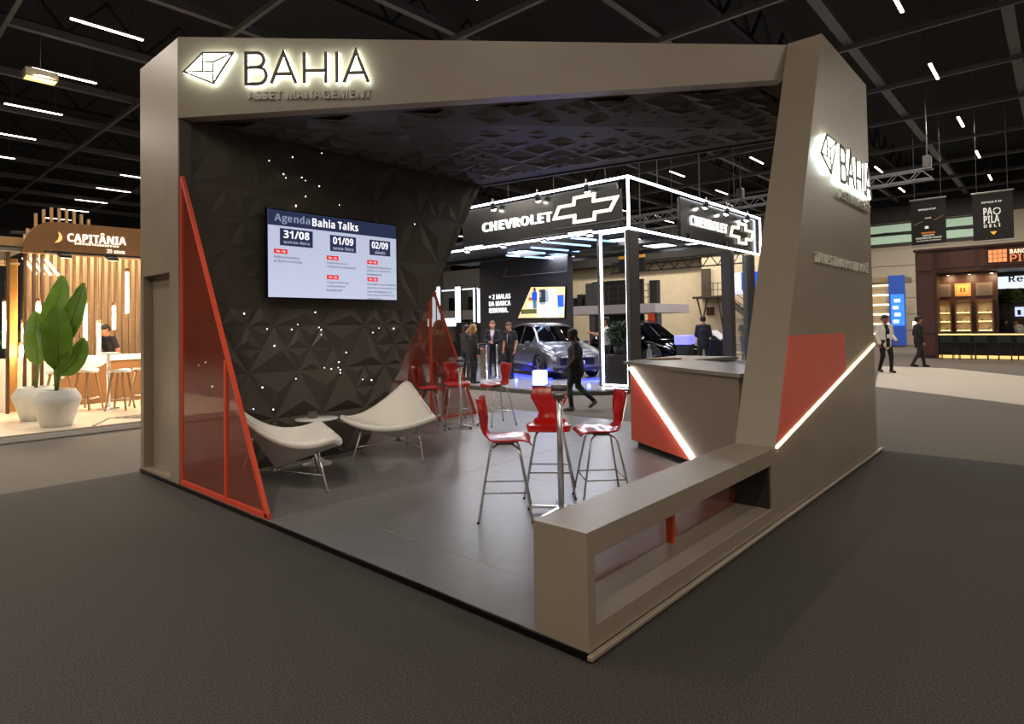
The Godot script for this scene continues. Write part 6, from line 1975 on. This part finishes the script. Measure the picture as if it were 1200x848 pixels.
func person(label: String, at: Vector3, turn: float, P: Dictionary) -> Node3D:
	var h: float = P.get("h", 1.72)
	var s := h / 1.75
	var J := {
		"pelvis": Vector3(0, 0.95, 0), "chest": Vector3(0, 1.27, 0.0), "neck": Vector3(0, 1.46, -0.01), "head": Vector3(0, 1.625, 0.015),
		"lh": Vector3(0.09, 0.92, 0), "rh": Vector3(-0.09, 0.92, 0), "lk": Vector3(0.10, 0.50, 0.02), "rk": Vector3(-0.10, 0.50, 0.02), "la": Vector3(0.10, 0.085, -0.02), "ra": Vector3(-0.10, 0.085, -0.02),
		"ls": Vector3(0.175, 1.405, -0.01), "rs": Vector3(-0.175, 1.405, -0.01), "le": Vector3(0.225, 1.13, -0.03), "re": Vector3(-0.225, 1.13, -0.03), "lw": Vector3(0.215, 0.885, 0.05), "rw": Vector3(-0.215, 0.885, 0.05),
		"lt": Vector3(0.015, -0.055, 0.15), "rt": Vector3(-0.015, -0.055, 0.15), "yaw": 0.0, "nod": 0.0}
	for k in P.get("pose", {}): J[k] = P.pose[k]
	if P.has("lean"):       # the whole upper body tipped about the hips
		var tilt := Basis(Vector3(1, 0, 0), P.lean)
		for k in ["chest", "neck", "head", "ls", "rs", "le", "re", "lw", "rw"]:
			if not P.get("pose", {}).has(k) or k in ["chest"]: J[k] = Vector3(0, 0.95, 0) + tilt * ((J[k] as Vector3) - Vector3(0, 0.95, 0))
	var g: float = P.get("girth", 1.0)
	var sk: Color = P.get("skin", Color(0.72, 0.50, 0.38))
	var top: Color = P.get("top", Color(0.05, 0.05, 0.06))
	var bottom: Color = P.get("bottom", Color(0.04, 0.04, 0.05))
	var shoe: Color = P.get("shoe", Color(0.03, 0.03, 0.03))
	var arm := 0 if P.get("sleeves", "long") == "short" else 1
	var shin: int = 0 if P.get("bare_legs", false) else 2
	var lt: Vector3 = J.la + J.lt
	var rt: Vector3 = J.ra + J.rt
	var w := Vector3(0.055 * g, 0, 0)
	var prims := [
		[J.pelvis - w * 1.2, J.pelvis + w * 1.2, 0.108 * g, 0.108 * g, 2], [J.pelvis + Vector3(0, 0.07, 0) - w, J.chest - w, 0.105 * g, 0.108 * g, 1], [J.pelvis + Vector3(0, 0.07, 0) + w, J.chest + w, 0.105 * g, 0.108 * g, 1],
		[J.chest + Vector3(0, 0.02, 0), J.neck - Vector3(0, 0.06, 0), 0.115 * g, 0.075, 1], [J.ls - Vector3(0.045, 0, 0), J.rs + Vector3(0.045, 0, 0), 0.066, 0.066, 1], [J.neck - Vector3(0, 0.02, 0), J.head - Vector3(0, 0.06, 0.01), 0.052, 0.050, 0],
		[J.lh, J.lk, 0.088 * g, 0.056, 2], [J.rh, J.rk, 0.088 * g, 0.056, 2], [J.lk, J.la, 0.056, 0.040, shin], [J.rk, J.ra, 0.056, 0.040, shin],
		[J.la + Vector3(0, -0.035, -0.03), lt, 0.042, 0.034, 3], [J.ra + Vector3(0, -0.035, -0.03), rt, 0.042, 0.034, 3],
		[J.ls, (J.ls as Vector3).lerp(J.le, 0.75), 0.057, 0.048, 1], [J.rs, (J.rs as Vector3).lerp(J.re, 0.75), 0.057, 0.048, 1], [(J.ls as Vector3).lerp(J.le, 0.7), J.le, 0.044, 0.041, arm], [(J.rs as Vector3).lerp(J.re, 0.7), J.re, 0.044, 0.041, arm],
		[J.le, J.lw, 0.042, 0.029 if arm == 0 else 0.034, arm], [J.re, J.rw, 0.042, 0.029 if arm == 0 else 0.034, arm]]
	if P.has("skirt"): prims.append([J.pelvis - Vector3(0, 0.05, 0), J.pelvis - Vector3(0, 0.38, -0.02), 0.15, 0.19, 2])
	if P.has("coat"): prims.append([J.pelvis + Vector3(0, 0.05, 0), J.pelvis - Vector3(0, 0.10, 0.0), 0.125 * g, 0.138 * g, 1])
	var d := net(prims, 0.02, 0.035)
	var o := thing("person", label, "person", at, turn)
	o.scale = Vector3.ONE * s
	var lin := func(c: Color) -> Color: return c.srgb_to_linear()
	var lip := sk.lerp(Color(0.55, 0.18, 0.16), 0.45)
	var pal := [lin.call(sk), lin.call(sk), lin.call(sk), lin.call(sk), lin.call(lip)]
	var st := mb(true)
	emit(st, d, pal)
	var hx := Transform3D(Basis(Vector3.UP, J.yaw) * Basis(Vector3(1, 0, 0), J.nod), J.head)
	emit(st, head_net, pal, hx)
	add_hand(st, J.lw, (J.lw as Vector3) - (J.le as Vector3), Vector3(-1, 0, 0.3), lin.call(sk))
	add_hand(st, J.rw, (J.rw as Vector3) - (J.re as Vector3), Vector3(1, 0, 0.3), lin.call(sk))
	put("body", st, M.skin, o)
	for c in [[1, P.get("top_name", "shirt"), top, 0.009, 0.75], [2, P.get("bottom_name", "trousers"), bottom, 0.007, 0.8], [3, "shoes", shoe, 0.006, 0.4]]:
		st = mb(true)
		emit(st, d, [], Transform3D(), c[0], c[3])
		var m := mat(c[2], c[4])
		m.rim_enabled = c[0] != 3
		m.rim = 0.08
		put(c[1], st, m, o)
	st = mb(true)
	emit(st, hair_nets[P.get("style", "short")], [], hx)
	put("hair", st, mat(P.get("hair", Color(0.06, 0.045, 0.035)), 0.55), o)
	for e in [-1, 1]:
		st = mb(true)
		lathe(st, [Vector2(0, -0.011), Vector2(0.008, -0.008), Vector2(0.011, 0), Vector2(0.008, 0.008), Vector2(0, 0.011)], 8, hx * Transform3D(Basis(), Vector3(e * 0.031, 0.012, 0.086)))
		put("eye", st, mat(Color(0.08, 0.06, 0.05), 0.2), o)
	if P.has("front"):      # shirt front between open jacket edges, cut from the same skin
		st = mb(true)
		var low: float = (J.chest as Vector3).y + P.get("front_low", -0.16)
		var cx: float = (J.chest as Vector3).x
		for i in range(0, d.q.size(), 4):
			var m: Vector3 = (d.v[d.q[i]] + d.v[d.q[i + 1]] + d.v[d.q[i + 2]] + d.v[d.q[i + 3]]) / 4.0
			var n: Vector3 = ((d.v[d.q[i + 3]] - d.v[d.q[i + 1]]) as Vector3).cross(d.v[d.q[i + 2]] - d.v[d.q[i]])
			if d.r[d.q[i]] != 1 or m.y < low or m.z < (J.chest as Vector3).z + 0.03 or absf(n.normalized().z) < 0.35: continue
			if absf(m.x - cx) > lerpf(P.get("front_w", 0.012), 0.065, clampf((m.y - low) / 0.32, 0.0, 1.0)): continue
			var p := []
			for e in 4: p.append((d.v[d.q[i + e]] as Vector3) + Vector3(0, 0, 0.014))
			for t in [[0, 2, 1], [0, 3, 2]]:
				for e in t: st.add_vertex(p[e])
		put("shirt_front", st, mat(P.front, 0.7), o)
	if P.has("tie"):
		var f: Vector3 = J.chest
		st = mb(true)
		tube(st, [Vector3(0, f.y + 0.14, f.z + 0.115 * g), Vector3(0, f.y, f.z + 0.142 * g), Vector3(0, f.y - 0.16, f.z + 0.145 * g)], [0.012, 0.022, 0.028], 6, 0.35)
		put(P.get("tie_name", "tie"), st, mat(P.tie, 0.6), o)
	if P.has("badge"):
		var f: Vector3 = J.chest
		put("badge", bx(Vector3(-0.045, f.y - 0.22, f.z + 0.152 * g), Vector3(0.045, f.y - 0.10, f.z + 0.160 * g), 0.003), M.white, o)
	return o

func people() -> void:
	head_shapes()
	var V := func(x, y, z): return Vector3(x, y, z)
	var yaw := func(x, z): return atan2(x, z)
	var dark := Color(0.25, 0.16, 0.11)
	# walking past the front of the car stand, to the picture's left
	var p := person("man in a navy T-shirt and dark trousers walking past the car stand, rear heel raised", Vector3(7.3, FLOOR, -5.36), yaw.call(-0.62, -0.78), {"h": 1.60, "girth": 1.36, "skin": dark, "top": Color(0.085, 0.085, 0.15), "bottom": Color(0.07, 0.085, 0.14), "shoe": Color(0.38, 0.38, 0.39), "sleeves": "short", "coat": true, "hair": Color(0.03, 0.03, 0.03),
		"pose": {"lk": V.call(0.09, 0.52, 0.14), "la": V.call(0.08, 0.085, 0.10), "rk": V.call(-0.09, 0.50, -0.06), "ra": V.call(-0.09, 0.20, -0.38), "rt": V.call(0.0, -0.13, 0.08), "le": V.call(0.25, 1.14, 0.0), "lw": V.call(0.22, 0.94, 0.16), "re": V.call(-0.25, 1.13, -0.02), "rw": V.call(-0.23, 0.90, 0.12), "head": V.call(0, 1.61, 0.05), "nod": 0.15}})
	# behind the rear red glass
	person("man in dark jacket and light brown trousers, back turned, behind the rear red glass", Vector3(5.42, FLOOR, -7.22), yaw.call(0.55, -0.8), {"h": 1.80, "top": Color(0.13, 0.09, 0.08), "bottom": Color(0.55, 0.42, 0.30), "shoe": Color(0.18, 0.10, 0.06), "skin": Color(0.68, 0.45, 0.34), "hair": Color(0.35, 0.22, 0.14), "top_name": "jacket", "coat": true, "girth": 1.08,
		"pose": {"le": V.call(0.26, 1.14, 0.02), "lw": V.call(0.12, 1.08, 0.26), "rw": V.call(-0.12, 1.06, 0.26)}})
	person("woman in a dark dress reaching forward behind the rear red glass, beside the relief wall", Vector3(4.62, FLOOR, -6.95), yaw.call(0.8, 0.25), {"h": 1.64, "top": Color(0.10, 0.05, 0.06), "bottom": Color(0.10, 0.05, 0.06), "skirt": true, "bare_legs": true, "style": "long", "bottom_name": "skirt", "top_name": "blouse",
		"pose": {"le": V.call(0.22, 1.16, 0.12), "lw": V.call(0.16, 1.12, 0.36), "re": V.call(-0.22, 1.14, 0.08), "rw": V.call(-0.14, 1.08, 0.32), "lk": V.call(0.09, 0.5, 0.10), "ra": V.call(-0.1, 0.085, -0.12)}})
	# staff of the car stand
	person("woman with long fair hair in a black suit and white blouse", Vector3(9.42, 0.06, -10.35), yaw.call(0.9, 0.35), {"h": 1.62, "style": "long", "hair": Color(0.55, 0.40, 0.22), "skin": Color(0.80, 0.58, 0.46), "top_name": "blazer", "front": Color(0.85, 0.83, 0.80), "badge": true,
		"pose": {"lw": V.call(0.10, 1.02, 0.24), "le": V.call(0.23, 1.12, 0.02), "yaw": 0.2}})
	person("woman in a dark grey suit leaning over the high table behind the fair-haired woman", Vector3(10.0, 0.06, -11.25), yaw.call(0.8, 0.0), {"h": 1.62, "style": "bun", "hair": Color(0.10, 0.07, 0.06), "top": Color(0.15, 0.15, 0.18), "bottom": Color(0.13, 0.13, 0.16), "top_name": "blazer", "skin": Color(0.78, 0.56, 0.45),
		"pose": {"le": V.call(0.20, 1.16, 0.16), "lw": V.call(0.10, 1.12, 0.40), "re": V.call(-0.20, 1.14, 0.12), "rw": V.call(-0.10, 1.10, 0.36), "head": V.call(0, 1.61, 0.05), "nod": 0.2}})
	person("man in a dark jacket with a pink lanyard, hands joined, at the car stand", Vector3(11.35, 0.06, -11.45), yaw.call(-0.8, 0.6), {"h": 1.72, "skin": Color(0.85, 0.62, 0.50), "hair": Color(0.40, 0.30, 0.22), "top": Color(0.07, 0.07, 0.11), "bottom": Color(0.06, 0.06, 0.09), "top_name": "jacket", "front": Color(0.80, 0.78, 0.85), "tie": Color(0.75, 0.12, 0.45), "tie_name": "lanyard",
		"pose": {"le": V.call(0.24, 1.13, 0.04), "lw": V.call(0.04, 1.10, 0.27), "re": V.call(-0.24, 1.13, 0.04), "rw": V.call(-0.06, 1.09, 0.27)}})
	person("woman in a black T-shirt and trousers looking down beside the silver car's tail", Vector3(11.1, 0.06, -10.5), yaw.call(-0.85, 0.1), {"h": 1.68, "style": "bun", "hair": Color(0.30, 0.19, 0.12), "skin": Color(0.72, 0.50, 0.38), "sleeves": "short", "top": Color(0.045, 0.045, 0.055), "tie": Color(0.6, 0.55, 0.58), "tie_name": "lanyard",
		"pose": {"head": V.call(0, 1.61, 0.06), "nod": 0.35, "lk": V.call(0.10, 0.5, 0.08), "la": V.call(0.11, 0.085, 0.06), "rk": V.call(-0.09, 0.5, -0.02), "ra": V.call(-0.10, 0.085, -0.14)}})
	person("man in a white T-shirt pointing at the silver car with papers in his hand", Vector3(11.6, 0.06, -7.45), yaw.call(-0.6, -0.8), {"h": 1.76, "top": Color(0.85, 0.84, 0.83), "bottom": Color(0.10, 0.10, 0.13), "sleeves": "short", "skin": Color(0.75, 0.52, 0.38),
		"pose": {"le": V.call(0.36, 1.26, 0.16), "lw": V.call(0.42, 1.32, 0.40), "re": V.call(-0.26, 1.12, 0.0)}})
	person("man in a navy suit standing with his back turned beside the kiosk", Vector3(16.75, 0.06, -7.05), yaw.call(0.75, -0.35), {"h": 1.78, "top": Color(0.06, 0.06, 0.12), "bottom": Color(0.05, 0.05, 0.10), "top_name": "suit_jacket", "coat": true, "girth": 1.06, "hair": Color(0.12, 0.08, 0.06), "skin": Color(0.76, 0.54, 0.42),
		"pose": {"lw": V.call(0.12, 1.04, 0.26), "rw": V.call(-0.12, 1.04, 0.26)}})
	person("man in a dark blue shirt and jeans beyond the kiosk, beside the tower", Vector3(23.0, 0.06, -8.1), yaw.call(-0.9, 0.2), {"h": 1.72, "top": Color(0.08, 0.11, 0.20), "bottom": Color(0.22, 0.28, 0.40), "sleeves": "short", "pose": {"lw": V.call(0.15, 1.05, 0.24), "nod": 0.25}})
	# right-hand aisle
	person("man in a white blazer and black trousers walking past the tower, badge on his chest", Vector3(19.75, FLOOR + 0.013, -2.42), yaw.call(-0.75, 0.65), {"h": 1.80, "top": Color(0.86, 0.84, 0.80), "bottom": Color(0.03, 0.03, 0.05), "top_name": "blazer", "coat": true, "front": Color(0.03, 0.03, 0.04), "front_low": -0.50, "front_w": 0.06, "badge": true, "hair": Color(0.05, 0.04, 0.04), "skin": Color(0.55, 0.36, 0.26), "girth": 1.08,
		"pose": {"lk": V.call(0.11, 0.51, 0.10), "la": V.call(0.13, 0.085, 0.05), "rk": V.call(-0.10, 0.5, 0.02), "ra": V.call(-0.09, 0.10, -0.18), "lw": V.call(0.20, 0.98, 0.22), "nod": 0.1}})
	person("man in black with dark grey trousers walking along the pale carpet before the brown stand", Vector3(23.0, FLOOR, -2.02), yaw.call(0.55, 0.8), {"h": 1.76, "top": Color(0.07, 0.065, 0.06), "bottom": Color(0.16, 0.12, 0.11), "hair": Color(0.04, 0.03, 0.03), "top_name": "jacket", "coat": true,
		"pose": {"lk": V.call(0.09, 0.52, 0.14), "la": V.call(0.08, 0.085, 0.20), "rk": V.call(-0.09, 0.50, -0.04), "ra": V.call(-0.09, 0.11, -0.26), "lw": V.call(0.20, 0.92, 0.16)}})
	# left stand and brown stand
	person("bearded man in a black T-shirt working behind the white bar counter", Vector3(2.02, 0.08, -14.95), yaw.call(-0.9, 0.35), {"h": 1.74, "top": Color(0.07, 0.065, 0.08), "sleeves": "short", "hair": Color(0.08, 0.05, 0.04), "skin": Color(0.74, 0.50, 0.36), "lean": 0.22,
		"pose": {"nod": 0.4}})
	person("person in a white shirt bending behind the brown stand's counter", Vector3(31.0, FLOOR, 0.42), yaw.call(-0.6, -0.7), {"h": 1.64, "top": Color(0.88, 0.86, 0.82), "lean": 0.25, "pose": {"nod": 0.3}})
	person("person with dark hair in dark clothes behind the brown stand's counter, beside the white shirt", Vector3(31.1, FLOOR, -0.10), yaw.call(-0.5, 0.6), {"h": 1.60, "style": "long", "top": Color(0.10, 0.08, 0.08), "hair": Color(0.04, 0.03, 0.03)})
